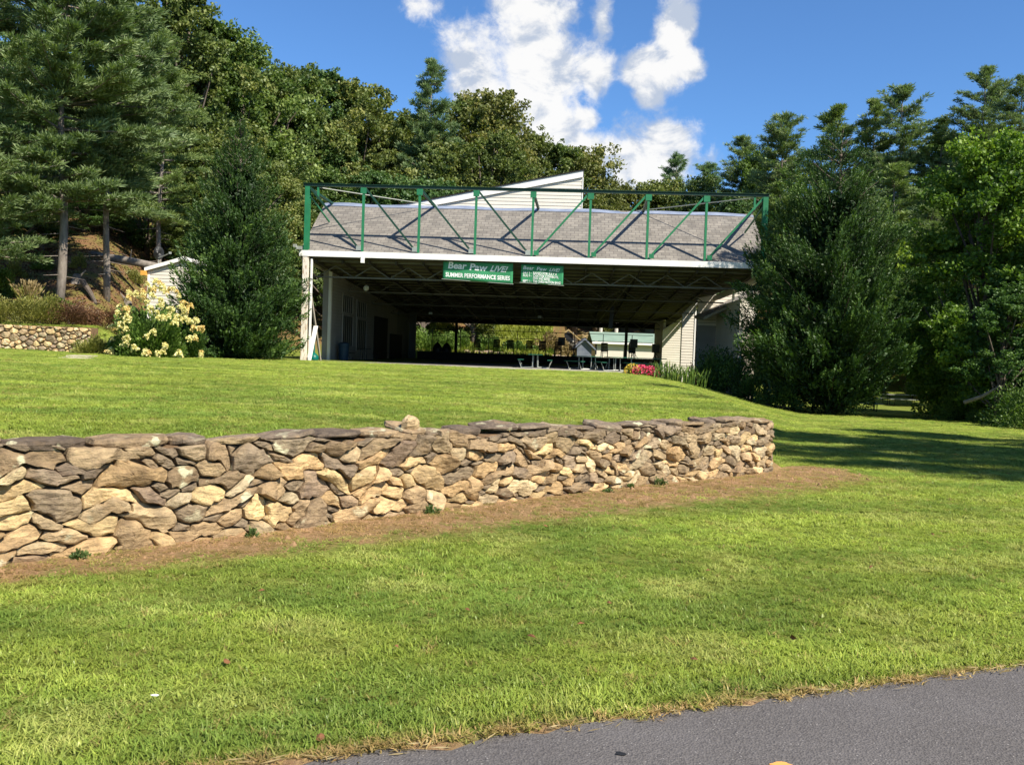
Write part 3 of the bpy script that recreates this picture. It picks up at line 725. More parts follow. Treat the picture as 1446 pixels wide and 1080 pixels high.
MB().box(-.35, WU - 5.0, -.6, DEP + 1, -.9, 0).build('concrete_floor', 'floor_concrete', pav)
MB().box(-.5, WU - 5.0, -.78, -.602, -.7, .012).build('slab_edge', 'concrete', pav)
# mansard
mb = MB(); mb.prism([(-.12, ZE - .02), (0.0, ZE + .02), (RV, ZR), (RV, ZR - .12), (0.1, ZE - .15)], 0, -.35, WU + .3)
mb.build('shingle_roof', 'shingle', pav)
TV = [4.6, 15.0, 26.0, DEP + .8]; TU = [WU + .1, lp(984, 430, 15.0)[0] + .12, lp(966, 450, 26.0)[0] + .12, 0]
TU[3] = TU[2] + (TU[2] - TU[1]) / 11 * (DEP + .8 - 26)
uR_ = lambda v: float(np.interp(v, TV, TU))
def deck(name, vs_, ztop, th, mat, uL=-.3, ex=0.0):
    """a sheet of roof across the hall whose right edge follows the narrowing side"""
    V = []; Fc = []
    for v in vs_: V += [(uL, v, ztop(v)), (uR_(v) + ex, v, ztop(v)), (uR_(v) + ex, v, ztop(v) - th), (uL, v, ztop(v) - th)]
    for i in range(len(vs_) - 1):
        for k in range(4): Fc.append((i * 4 + k, i * 4 + (k + 1) % 4, i * 4 + 4 + (k + 1) % 4, i * 4 + 4 + k))
    n = (len(vs_) - 1) * 4; Fc += [(0, 1, 2, 3), (n + 3, n + 2, n + 1, n)]
    return MB().add(V, Fc).build(name, mat, pav)
mb = MB(); mb.prism([(RV + .01, ZR), (RV + 1.2, ZR - .1), (RV + 3.2, 6.2), (RV + 3.2, 6.0), (RV + 1.2, ZR - .3), (RV + .01, ZR - .2)], 0, -.35, WU + .3)
mb.build('rear_roof_step', 'shingle', pav)
deck('rear_roof', [RV + 3.21, 15, 26, DEP + .6], lambda v: 6.2 - .055 * (v - RV), .15, 'shingle')
# flashing on the ridge: sagging wavy metal strip
mb = MB(); n = 90
vs = []; fs = []
for i in range(n + 1):
    u_ = -.35 + (WU + .65) * i / n; dz = .05 * math.sin(i * .37) * math.sin(i * .11 + 1) - .03
    vs += [(u_, RV - .30, ZR - .16 + dz * .5), (u_, RV - .02, ZR + .06 + dz), (u_, RV + .4, ZR + .05 + dz), (u_, RV + .42, ZR - .1)]
for i in range(n): a_ = i * 4; fs += [(a_, a_ + 4, a_ + 5, a_ + 1), (a_ + 1, a_ + 5, a_ + 6, a_ + 2), (a_ + 2, a_ + 6, a_ + 7, a_ + 3)]
mb.add(vs, fs).build('ridge_flashing', 'metal_flash', pav)
MB().box(-.35, WU + .3, -.19, -.13, ZE - .33, ZE - .02).build('fascia', 'white_paint', pav)
# gable ends of the mansard
for u_ in (-.33, WU + .26):
    MB().prism([(-.08, ZE - .34), (0.0, ZE - .01), (RV - .02, ZR - .13), (RV + 1.6, ZR - .32), (RV + 4.5, 6.12), (RV + 4.5, 5.0), (.0, ZE - .5)], 0, u_, u_ + .05).build('gable_end', 'siding_cream', pav)
# white gutter outlet
q = lp(512, 366, -.3); MB().box(q[0] - .09, q[0] + .09, -.36, -.20, q[1] - .2, q[1] + .2).build('gutter_outlet', 'white_paint', pav)
# front truss
ZT = 9.38; NP = 8; sp_ = WU / NP
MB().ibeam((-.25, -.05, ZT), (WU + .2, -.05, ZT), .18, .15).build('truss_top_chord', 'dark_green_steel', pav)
for k in range(NP + 1):
    u_ = k * sp_
    if k in (0, NP): MB().ibeam((u_, -.05, ZE - .3), (u_, -.05, ZT - .1), .26, .26, .03).build('truss_post', 'green_steel', pav)
    else:
        mb = MB().ibeam((u_, -.05, ZE + .02), (u_, -.05, ZT - .1), .12, .14, .02)
        mb.box(u_ - .16, u_ + .16, -.145, -.12, ZT - .42, ZT - .1); mb.build('truss_post', 'green_steel', pav)
for k in range(NP):
    a_, b_ = ((k * sp_ + .12, ZT - .15), ((k + 1) * sp_ - .22, ZE + .2)) if k < 4 else ((k * sp_ + .22, ZE + .2), ((k + 1) * sp_ - .12, ZT - .15))
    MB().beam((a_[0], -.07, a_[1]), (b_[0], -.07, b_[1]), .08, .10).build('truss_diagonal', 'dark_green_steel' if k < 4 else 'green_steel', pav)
    ub = b_[0] if k < 4 else a_[0]
    MB().box(ub - .1, ub + .16, -.14, -.09, ZE + .06, ZE + .3).build('gusset_plate', 'pale_steel' if k < 4 else 'green_steel', pav)
for k in (0, 2, 4, 6, 8):
    u_ = k * sp_
    MB().beam((u_, 0.0, ZT - .15), (u_ + .12, RV + .15, ZR + .0), .13, .13).build('truss_brace', 'dark_green_steel', pav)
for u_, s_ in ((0, 1), (WU, -1)):
    MB().beam((u_ + s_ * .55, -.05, ZT - .1), (u_ + s_ * .55, -.05, ZT - .75), .1, .1).build('truss_hanger', 'green_steel', pav)
    MB().beam((u_ + s_ * .1, 0, ZT - .6), (u_ + s_ * .5, RV * .55, ZE + 1.9), .07, .07).build('truss_brace', 'green_steel', pav)
    MB().tube([(u_ + s_ * .5, 0, ZT - .12), (u_ + s_ * 6.3, RV, ZR + .02)], .028, 6).build('stay_cable', 'pale_steel', pav)
# left front post and leaning boards
MB().box(-.15, .15, -.18, .12, 0, ZE - .37).build('timber_post', 'peeling_paint', pav)
q0 = lp(437, 375, 0); MB().box(.26, .36, -.1, .0, 0, ZE - .45).build('downpipe', 'white_paint', pav)
fl = MB().box(-.55, -.2, -.32, -.1, ZE + .0, ZE + .18); fl.box(-.62, -.45, -.45, -.3, ZE + .08, ZE + .26); fl.build('flood_light', 'pale_steel', pav)
a_ = lp(444, 460, .5); b_ = lp(433, 508, .1)
o = MB().beam(lw(b_[0] + .12, .1, 0), lw(a_[0], .8, a_[1]), .24, .05).build('leaning_board', 'white_paint'); tag(o, 'short white board leaning at the foot of the left pavilion post', 'board')
a_ = lp(436, 385, .6); b_ = lp(452, 500, 1.6)
MB().beam((a_[0], .4, a_[1]), (b_[0], 1.7, 0), .09, .09).build('raking_brace', 'siding_shade_grey', pav)

# left wall (faces right) behind a front return
LU, _z = lp(465, 508, 3.9)
mb = MB(); mb.siding(-.1, LU - .12, 3.9, 0, 5.25); mb.box(-.1, LU - .12, 3.92, 4.05, 0, 5.25); mb.build('siding', 'siding_shade_grey', pav)
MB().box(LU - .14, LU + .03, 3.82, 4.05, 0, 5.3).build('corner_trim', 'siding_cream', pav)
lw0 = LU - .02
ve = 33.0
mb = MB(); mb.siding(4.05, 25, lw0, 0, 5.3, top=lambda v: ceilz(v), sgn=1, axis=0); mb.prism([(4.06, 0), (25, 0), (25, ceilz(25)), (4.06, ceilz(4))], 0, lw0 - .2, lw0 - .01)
mb.build('siding', 'siding_shade_grey', pav)  # inner wall is cream siding, its shade carried by the darker colour
mb = MB(); mb.prism([(25.02, 0), (ve, 0), (ve, ceilz(ve)), (25.02, ceilz(25))], 0, lw0 - .2, lw0 + .02); mb.build('wall_panel', 'interior_panel', pav)
def wall_window(px0, px1, pyt, pyb, nm, n, slat):
    v0, zt = lpu(px0, pyt, lw0); v1, _ = lpu(px1, pyt, lw0); _, zb = lpu(px0, pyb, lw0); zb = max(zb, 0.02)
    f = MB().box(lw0 + .032, lw0 + .05, v0, v1, zb, zt).build(nm, 'dark_glass', pav)
    b = MB(); t_ = .07
    b.box(lw0 + .03, lw0 + .10, v0 - t_, v1 + t_, zt, zt + t_ * 1.5); b.box(lw0 + .03, lw0 + .10, v0 - t_, v1 + t_, zb - t_, zb)
    b.box(lw0 + .03, lw0 + .10, v0 - t_, v0, zb, zt); b.box(lw0 + .03, lw0 + .10, v1, v1 + t_, zb, zt); b.build('frame', 'siding_shade_grey', f)
    for i in range(1, n):
        v_ = v0 + (v1 - v0) * i / n; MB().box(lw0 + .05, lw0 + .075, v_ - .04, v_ + .04, zb, zt).build('muntin', slat, f)
wall_window(483, 497, 416, 440, 'window', 5, 'siding_shade_grey'); wall_window(503, 516, 425, 447, 'window', 5, 'siding_shade_grey')
wall_window(483, 497, 445, 488, 'glazed_door', 5, 'interior_steel'); wall_window(503, 516, 451, 494, 'glazed_door', 5, 'interior_steel')
for px0, px1, pyt in ((528, 547, 446), (550, 567, 471)):
    v0, zt = lpu(px0, pyt, lw0); v1, _ = lpu(px1, pyt, lw0); MB().box(lw0 + .03, lw0 + .06, v0, v1, .02, zt).build('dark_doorway', 'dark_wood', pav)  # dark sheets on the wall stand in for the unlit openings
u_, _ = lp(568, 500, 27); u2, _ = lp(586, 500, 30)
MB().prism([(u_, 0), (u2, 0), (u2, ceilz(30)), (u_, ceilz(30))], 1, 30, 30.3).build('end_panel', 'interior_panel', pav)
# ceiling deck, rafters, purlins
deck('ceiling_deck', [.02, 4.6, 15, 26, DEP], lambda v: ceilz(v) + .1, .08, 'ceiling_deck', -.2, -.05)
for k in range(17):
    u_ = .4 + k * (WU - .8) / 16; v1_ = DEP - .1 if u_ < uR_(DEP) - .3 else float(np.interp(-u_ - .3, [-TU[0], -TU[1], -TU[2], -TU[3]], TV)); MB().beam((u_, .3, ceilz(.3) - .10), (u_, v1_, ceilz(v1_) - .10), .07, .2).build('rafter', 'ceiling_deck', pav)
mb = MB()
for k in range(24): v_ = .8 + k * 1.4; mb.box(.1, uR_(v_) - .15, v_ - .03, v_ + .03, ceilz(v_) - .02 - .06, ceilz(v_) + .018)
mb.build('purlin_grid', 'interior_steel', pav)['kind'] = 'stuff'
# steel trusses crossing the hall
for v_ in (1.2, 8.0, 15, 22, 29):
    zc = ceilz(v_) - .22; zb = zc - .62
    ue = uR_(v_) - .3; MB().beam((.1, v_, zb), (ue, v_, zb), .08, .08).build('hall_truss_chord', 'interior_steel', pav)
    for k in range(12):
        u_ = .3 + k * 2
        if u_ + 2 > ue: break
        q = MB(); q.beam((u_, v_, zb), (u_ + 1, v_, zc), .045, .045); q.beam((u_ + 1, v_, zc), (u_ + 2, v_, zb), .045, .045); q.build('hall_truss_web', 'interior_steel', pav)
for (xa, ya, va), (xb, yb, vb) in (((592, 369, 1.5), (640, 418, 14)), ((905, 380, 1.5), (846, 452, 22)), ((750, 420, 16), (758, 448, 24)), ((655, 432, 16), (672, 448, 24))):
    a_ = lp(xa, ya, va); b_ = lp(xb, yb, vb); MB().beam((a_[0], va, a_[1]), (b_[0], vb, b_[1]), .11, .11).build('sway_brace', 'interior_steel', pav)
# header over the rear opening
ub, zb_ = lp(586, 449, DEP); ub2, zb2 = lp(930, 462, DEP)
MB().box(lw0, uR_(DEP) - .2, DEP - .1, DEP + .15, 3.35, ceilz(DEP)).build('rear_header', 'dark_wood', pav)
# rail along the right soffit
mb = MB()
for va_, vb_ in ((.6, 4.6), (4.6, 15), (15, 26), (26, DEP)): mb.beam((uR_(va_) - .02, va_, ceilz(va_) - .22), (uR_(vb_) - .02, vb_, ceilz(vb_) - .22), .10, .34)
mb.build('soffit_beam', 'siding_cream', pav)
# right side wall panels in siding
for px0, px1, v_, pyt in ((964, 982, 15.0, 428), (936, 963, 26.0, 452)):
    u_a, z0_ = lp(px0, pyt + 14, v_); u_b, z1_ = lp(px1, pyt - 4, v_)
    z1_ = min(z1_, ceilz(v_)); z0_ = min(z0_, z1_)
    mb = MB(); tp = lambda x, a=u_a, b=u_b, c=z0_, d=z1_: c + (d - c) * min(1, max(0, (x - a) / (b - a)))
    mb.siding(u_a, u_b, v_, -.8, z1_, top=tp); mb.prism([(u_a, -.8), (u_b, -.8), (u_b, z1_), (u_a, z0_)], 1, v_ + .003, v_ + .4)
    mb.build('siding', 'siding_cream', pav)
    MB().box(u_b + .002, u_b + .1, v_ - .06, v_ + .42, -.8, z1_).build('corner_trim', 'white_paint', pav)
    # side walls running back
u_a = lp(964, 500, 15)[0]; u_c = lp(936, 500, 26)[0]
mb = MB(); mb.siding(26.42, 33.5, u_c, -.5, 3.9, sgn=-1, axis=0); mb.box(u_c + .005, u_c + .2, 26.42, 33.5, -.5, 3.9); mb.build('siding', 'siding_cream', pav)
# right wing: lean-to with siding above
va = 11.0
ua, za = lp(985, 446, va); ub_, zb_ = lp(1048, 417, va); uc, zc = lp(985, 428, va)
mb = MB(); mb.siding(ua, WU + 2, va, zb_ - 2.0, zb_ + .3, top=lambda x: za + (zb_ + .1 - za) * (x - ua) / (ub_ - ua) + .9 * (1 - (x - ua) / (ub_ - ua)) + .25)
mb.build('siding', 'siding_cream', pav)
MB().box(ua, WU + 2, va + .01, va + .2, -2.2, zb_ - .5).build('wing_wall', 'siding_shade_grey', pav)
mb = MB(); mb.siding(ua, WU + 2, va, -2, za - .2); mb.build('siding', 'siding_shade_grey', pav)
mb = MB(); x0, x1 = ua - .2, WU + 1.4; sl_ = (zb_ - za) / (ub_ - ua)
mb.add([(x0, va - 4, za - .25), (x1, va - 4, za - .25 + sl_ * (x1 - x0)), (x1, va - .03, za + sl_ * (x1 - x0)), (x0, va - .03, za), (x0, va - 4, za - .42), (x1, va - 4, za - .42 + sl_ * (x1 - x0)), (x1, va - .03, za - .17 + sl_ * (x1 - x0)), (x0, va - .03, za - .17)],
       [(0, 1, 2, 3), (7, 6, 5, 4), (0, 4, 5, 1), (1, 5, 6, 2), (2, 6, 7, 3), (3, 7, 4, 0)])
mb.build('lean_to_roof', 'siding_shade_grey', pav)
u_w = lp(1040, 500, 3.5)[0]
mb = MB(); mb.siding(3.0, 10.9, u_w, -2.2, 4.2, sgn=-1, axis=0); mb.box(u_w + .005, u_w + .2, 3.0, 10.9, -2.2, 4.2); mb.build('siding', 'siding_cream', pav)
q = lp(1036, 405, 6); MB().box(q[0] - .06, q[0] + .06, 5.9, 6.05, 3.7, ceilz(6) + .4).build('window_mullion', 'siding_cream', pav)

# clerestory popping up behind the ridge
vc = 8.2
uL, zL = lp(612, 290, vc); uR, zR = lp(823, 241, vc)
tp = lambda x: zL + (zR - .38 - zL) * (x - uL) / (uR - uL)
mb = MB(); mb.siding(uL - 3, uR, vc, zL - 2.0, zR, top=lambda x: tp(x), lap=.215); mb.build('clerestory_siding', 'siding_cream', pav)
mb = MB(); mb.prism([(uL - 3, 6.0), (uR, 6.0), (uR, tp(uR) + .34), (uL - 3, tp(uL - 3) + .34)], 1, vc + .003, vc + 9); mb.build('clerestory_body', 'siding_cream', pav)
mb = MB(); mb.prism([(uL - 3, tp(uL - 3) - .04), (uR + .03, tp(uR) - .04), (uR + .03, tp(uR) + .36), (uL - 3, tp(uL - 3) + .36)], 1, vc - .14, vc - .04); mb.build('rake_fascia', 'white_paint', pav)
mb = MB(); mb.prism([(uL - 3, tp(uL - 3) + .362), (uR + .10, tp(uR) + .362 + .01), (uR + .10, tp(uR) + .43), (uL - 3, tp(uL - 3) + .43)], 1, vc - .2, vc + 9); mb.build('clerestory_roof', 'dark_wood', pav)
MB().box(uR + .002, uR + .06, vc - .05, vc + .1, ZR - 1, tp(uR) - .05).build('corner_trim', 'white_paint', pav)

# globe lamp hanging inside
q = lp(517, 407, 7); g = empty('globe_lamp', lw(q[0], 7, q[1]), 0, 'round white globe lamp hanging inside near the left windows', 'lamp')
prof = [(.02, -.17)] + [(.18 * math.sin(a_), -.18 * math.cos(a_)) for a_ in np.linspace(.4, 2.8, 8)] + [(.05, .19)]
MB().lathe((0, 0, 0), prof, 16).build('lamp_globe', 'globe_glass', g, smooth=True); MB().tube([(0, 0, .18), (0, 0, ceilz(7) - q[1])], .015, 6).build('stem', 'black_plastic', g)
q = lp(608, 442, 20); g = empty('hanging_fixture', lw(q[0], 20, q[1]), 0, 'small pale fixture under the dark ceiling left of centre', 'light fixture'); MB().box(-.12, .12, -.1, .1, -.1, .05).build('housing', 'pale_steel', g); MB().tube([(0, 0, .05), (0, 0, ceilz(20) - q[1])], .012, 6).build('stem', 'black_plastic', g)
q = lp(762, 447, 20); g = empty('hanging_fixture', lw(q[0], 20, q[1]), 0, 'small pale fixture under the dark ceiling right of centre', 'light fixture'); MB().box(-.12, .12, -.1, .1, -.1, .05).build('housing', 'pale_steel', g); MB().tube([(0, 0, .05), (0, 0, ceilz(20) - q[1])], .012, 6).build('stem', 'black_plastic', g)

# banners under the eave
def banner(pxl, pxr, pyl_t, pyl_b, label, lines):
    v_ = .12
    ul, zt = lp(pxl, pyl_t, v_); ur, _ = lp(pxr, pyl_t, v_); _, zb = lp(pxl, pyl_b, v_); wdt = ur - ul; ht = zt - zb
    zt2 = zt; dzr = lp(pxr, pyl_b + (pxr - pxl) * .075, v_)[1] - zb
    root = empty('banner', lw(ul, v_, zb), -PA, label, 'banner')
    vs = []; nx_ = 24; nz_ = 8; fs = []
    wave = lambda a, b: .035 * math.sin(a * 9 + b * 1.5) * (1 - b * .5)
    for j in range(nz_ + 1):
        for i in range(nx_ + 1):
            a_, b_ = i / nx_, j / nz_; vs.append((wdt * a_, wave(a_, b_), ht * b_ + dzr * a_ * (1 - b_ * .6)))
    for j in range(nz_):
        for i in range(nx_): k = j * (nx_ + 1) + i; fs.append((k, k + 1, k + nx_ + 2, k + nx_ + 1))
    o = MB().add(vs, fs).build('cloth', 'banner_green', root, smooth=True, recalc=False)
    sm = o.modifiers.new('thickness', 'SOLIDIFY'); sm.thickness = .006
    MB().tube([(-.05, 0, 0), (wdt + .05, 0, dzr)], .018, 6).build('bottom_rod', 'pale_steel', root)
    for i, (txt, x, z, size, w_, shear, mt) in enumerate(lines):
        c_ = bpy.data.curves.new('lettering', 'FONT'); c_.body = txt; c_.size = size; c_.shear = shear; c_.offset = size * .018 * (1 if size < .3 else 1.6); c_.extrude = .002; c_.resolution_u = 3
        t_ = bpy.data.objects.new('lettering', c_); COL.objects.link(t_); bpy.context.view_layer.update()
        me = bpy.data.meshes.new_from_object(t_); COL.objects.unlink(t_); bpy.data.objects.remove(t_)
        vv = np.empty(len(me.vertices) * 3); me.vertices.foreach_get('co', vv); vv = vv.reshape(-1, 3)
        w0 = vv[:, 0].max() - vv[:, 0].min(); fx = w_ * wdt / w0; X_ = (vv[:, 0] - vv[:, 0].min()) * fx + x * wdt; Z_ = vv[:, 1] + z * ht + dzr * (X_ / wdt) * .7
        yy = np.array([wave(a_, b_) for a_, b_ in zip(X_ / wdt, Z_ / ht)]) - .012 + vv[:, 2]
        me.vertices.foreach_set('co', np.stack([X_, yy, Z_], -1).ravel()); me.update(); me.materials.clear(); link('lettering', me, mt, root)
banner(626, 725, 366, 394, 'larger green banner reading Bear Paw LIVE! Summer Performance Series, hung left', [
    ('Bear', .07, .56, .50, .27, .15, 'print_white'), ('Paw', .38, .54, .48, .26, .15, 'print_white'), ('LIVE!', .67, .54, .42, .26, .45, 'print_white'), ('SUMMER PERFORMANCE SERIES', .04, .14, .31, .92, 0, 'print_white')])
banner(736, 796, 373, 399, 'smaller green banner with concert dates hung beside the larger one', [
    ('Bear', .05, .73, .26, .26, .15, 'print_white'), ('Paw', .37, .71, .25, .24, .15, 'print_white'), ('LIVE!', .66, .70, .25, .26, .45, 'print_white'),
    ('JULY 5 -', .05, .50, .17, .20, 0, 'print_white'), ('AUG 9 -', .05, .34, .17, .20, 0, 'print_white'), ('SEPT 1 -', .05, .05, .17, .2, 0, 'print_white'),
    ('BANJO FOR JULY 4', .29, .49, .18, .55, 0, 'print_white'), ('CHATTER COWBOYS,', .29, .34, .18, .60, 0, 'print_white'), ('CRW AND BAND', .29, .20, .18, .40, 0, 'print_white'), ('THE CHRIS HATTON BAND', .29, .04, .18, .66, 0, 'print_white')])

# ------------------------------------------------------------------ things in and around the pavilion
def trash(px, py, v, label, h=1.05):
    u_, _ = lp(px, py, v); r0_ = empty('trash_can', lw(u_, v, 0), 0, label, 'trash can')
    MB().lathe((0, 0, 0), [(.27, 0), (.32, h * .8), (.33, h * .82), (.335, h * .9), (.31, h * .91)], 20).build('barrel', 'bin_blue', r0_, smooth=False)
    MB().lathe((0, 0, h * .91), [(.345, 0), (.345, .05), (.2, .12), (.02, .15)], 20).build('lid', 'bin_blue', r0_)
trash(485, 507, 5.2, 'dark blue trash can standing before the glazed doors')
u_, _ = lp(443, 505, 1.2); o = empty('standing_ashtray', lw(u_, 1.2, 0), 0, 'teal plastic bottle shaped smokers post beside the leaning board', 'ashtray')
MB().lathe((0, 0, 0), [(.25, 0), (.27, .06), (.26, .24), (.14, .36), (.06, .44)], 18).build('base', 'teal_plastic', o, smooth=True)
MB().lathe((0, 0, .44), [(.055, 0), (.05, .55), (.075, .58), (.075, .68), (.03, .70)], 12).build('neck', 'teal_plastic', o)

def picnic(loc, rz, label, length=1.9, top='table_green', legm='pale_steel', group=None):
    r_o = empty('picnic_table', loc, rz, label, 'picnic table', group)
    for k in range(5): MB().box(-.37 + k * .15, -.37 + k * .15 + .135, -length / 2, length / 2, .72, .755).build('tabletop_plank', top, r_o)
    for s_ in (-1, 1):
        MB().box(s_ * .80 - .13, s_ * .80 + .13, -length / 2, length / 2, .43, .465).build('bench_seat', top, r_o)
    for y_ in (-length * .36, length * .36):
        for s_ in (-1, 1):
            MB().tube([(s_ * .12, y_, .72), (s_ * .14, y_, .03), (s_ * .62, y_, .03)][:2] , .022, 6).build('leg', legm, r_o)
            MB().tube([(s_ * .90, y_, .43), (s_ * .80, y_, .20), (s_ * .74, y_, .0)], .022, 6).build('leg', legm, r_o)
            MB().tube([(s_ * .74, y_, .02), (s_ * .14, y_, .05)], .02, 6).build('foot_rail', legm, r_o)
    return r_o
def pt(px, v, z=0): u_, _ = lp(px, 510, v); return lw(u_, v, z)
picnic(pt(756, 1.9), -PA, 'green picnic table seen end on at the middle of the pavilion front')
picnic(pt(829, 2.1), -PA + .5, 'green picnic table angled between the middle table and the flower bed')
picnic(pt(868, .9), -PA + .2, 'green picnic table nearest the slab edge left of the yellow flowers')
picnic(pt(912, 2.2), -PA + R(90), 'green picnic table seen side on behind the pink flowers', 2.2)
picnic(pt(513, 9), -PA + .1, 'dark picnic table against the left wall doors', 1.8, 'dark_wood', 'black_plastic')

# stage platform with rocking chairs
VS = 26.5
uA = lp(588, 505, VS)[0]; uB = lp(935, 505, VS)[0]; ZS = .70
st = empty('stage', lw((uA + uB) / 2, VS, 0), -PA, 'low dark wooden stage across the back of the pavilion', 'stage')
hw = (uB - uA) / 2
MB().box(-hw, hw, 0, 9, ZS - .08, ZS).build('deck', 'dark_wood', st); MB().box(-hw + .05, hw - .05, .08, .2, 0, ZS - .08).build('skirt', 'dark_wood', st)
def rocker():
    r_o = empty('rocking_chair', (0, 0, 0), 0, 'x', 'rocking chair', 'rocking chairs in a row on the stage')
    MB().box(-.27, .27, -.25, .25, .40, .44).build('seat', 'chair_wood', r_o)
    for k in range(6): MB().box(-.27, .27, .25 + k * .02, .28 + k * .02, .50 + k * .12, .50 + k * .12 + (.105 if k < 5 else .14)).build('back_slat', 'chair_wood', r_o)
    for s_ in (-1, 1):
        MB().tube([(s_ * .27, .22, .05), (s_ * .27, .27, .45), (s_ * .26, .42, 1.2)], .028, 6).build('back_post', 'chair_wood', r_o)
        MB().tube([(s_ * .27, -.25, .05), (s_ * .27, -.25, .62)], .025, 6).build('leg', 'chair_wood', r_o)
        MB().box(s_ * .27 - .05, s_ * .27 + .05, -.32, .3, .62, .65).build('armrest', 'chair_wood', r_o)
        MB().tube([(s_ * .27, -.5, .07), (s_ * .27, -.2, .02), (s_ * .27, .2, .02), (s_ * .27, .6, .09)], .02, 6).build('rocker', 'chair_wood', r_o)
    return r_o
pr = rocker(); wo_ = ['rocking chair next to the thick dark pole', 'second rocking chair from the thick dark pole', 'third rocking chair, just right of the tall rail post', 'rocking chair seen above the middle picnic table', 'solid backed rocking chair right of the middle picnic table', 'solid backed rocking chair beside the tent', 'rocking chair before the white building']
for i, px in enumerate((672, 699, 720, 745, 765, 787, 806, 853)):
    o = pr if i == 0 else copy_tree(pr); o.location = pt(px, VS + 3.2, ZS); o.rotation_euler = (0, 0, -PA + random.uniform(-.3, .3) + math.pi * (i in (4,)))
    o['label'] = ['leftmost slatted rocking chair on the stage, nearest the thick dark pole', 'second slatted rocking chair from the thick dark pole', 'slatted rocking chair third from the pole', 'rocking chair fourth from the pole, left above the middle table', 'rocking chair right above the middle picnic table', 'rocking chair third from the right end of the row', 'rocking chair just left of the grey tent', 'lone rocking chair in front of the white building'][i]
# railing at the back of the stage
rl = empty('stage_railing', lw(uA, VS + 8.6, ZS), -PA, 'black pipe railing along the back edge of the stage', 'railing')
for k in range(9): MB().box(k * 2.6 - .03, k * 2.6 + .03, -.03, .03, 0, 2.1).build('post', 'black_plastic', rl)
for z_ in (2.1, 1.45): MB().box(0, 2 * hw, -.02, .02, z_ - .025, z_ + .025).build('rail', 'black_plastic', rl)
MB().tube([(0, 0, 0), (0, 0, 3.2 - ZS)], .13, 10).build('dark_pole', 'dark_wood').location = pt(643, VS + 2, ZS)
o = bpy.data.objects['dark_pole']; tag(o, 'thick dark pole standing on the left half of the stage', 'pole')
def speaker(px, py, v, base, label):
    q = lp(px, py, v); r_o = empty('loudspeaker_on_stand', lw(q[0], v, base), -PA, label, 'loudspeaker'); h = q[1] - base
    MB().box(-.30, .30, -.2, .2, h - .35, h + .35).build('cabinet', 'black_plastic', r_o); MB().tube([(0, 0, .0), (0, 0, h - .35)], .035, 8).build('pole', 'black_plastic', r_o)
    for k in range(3): a_ = k * 2.09; MB().tube([(0, 0, .5), (.4 * math.cos(a_), .4 * math.sin(a_), .0)], .02, 6).build('leg', 'black_plastic', r_o)
speaker(895, 485, VS + 1, ZS, 'black loudspeaker on a stand in front of the white building'); speaker(926, 492, VS + 1, ZS, 'black loudspeaker by the right end of the stage')
speaker(793, 482, VS + 4, ZS, 'small dark loudspeaker on a stand in front of the tan roofed cottage')
o = MB().box(-.11, .11, -.11, .11, -.72, 2.6).build('square_post', 'dark_wood'); o.location = pt(883, VS - 1, 0); o.location.z += .72; tag(o, 'dark square post rising left of the loudspeaker', 'post')
g = empty('office_chair', pt(892, VS + 1.8, ZS), -PA, 'dark high backed chair standing below the loudspeaker', 'chair')
mb = MB().box(-.30, .30, .1, .18, .5, 1.25); mb.box(-.24, .24, .1, .17, 1.25, 1.4); mb.build('backrest', 'black_plastic', g); MB().box(-.28, .28, -.35, .15, .42, .5).build('seat', 'black_plastic', g)
for sx_, sy_ in ((-1, -1), (1, -1), (-1, 1), (1, 1)): MB().box(sx_ * .24 - .025, sx_ * .24 + .025, -.1 + sy_ * .2 - .025, -.1 + sy_ * .2 + .025, 0, .42).build('leg', 'black_plastic', g)
for i, px in enumerate((617, 630)):
    g = empty('music_stand', pt(px, VS + 2, ZS), -PA, ['dark low bundle on a stand at the left end of the stage', 'dark bundle on a stand beside the thick pole'][i], 'stand')
    MB().lathe((0, 0, .0), [(.38, 0), (.42, .3), (.25, .62), (.05, .8)], 12).build('cover', 'black_plastic', g); MB().tube([(0, 0, .7), (.05, 0, 1.25)], .03, 6).build('pole', 'black_plastic', g)
# big hanging strut (dark) near the ceiling right of centre
o = MB().beam((0, 0, 0), (.1, 0, 1.6), .34, .3).build('ceiling_heater', 'black_plastic'); q = lp(862, 460, 18); o.location = lw(q[0], 18, q[1] - .2); o.rotation_euler.z = -PA; tag(o, 'dark bulky heater hanging from the ceiling right of centre', 'heater')

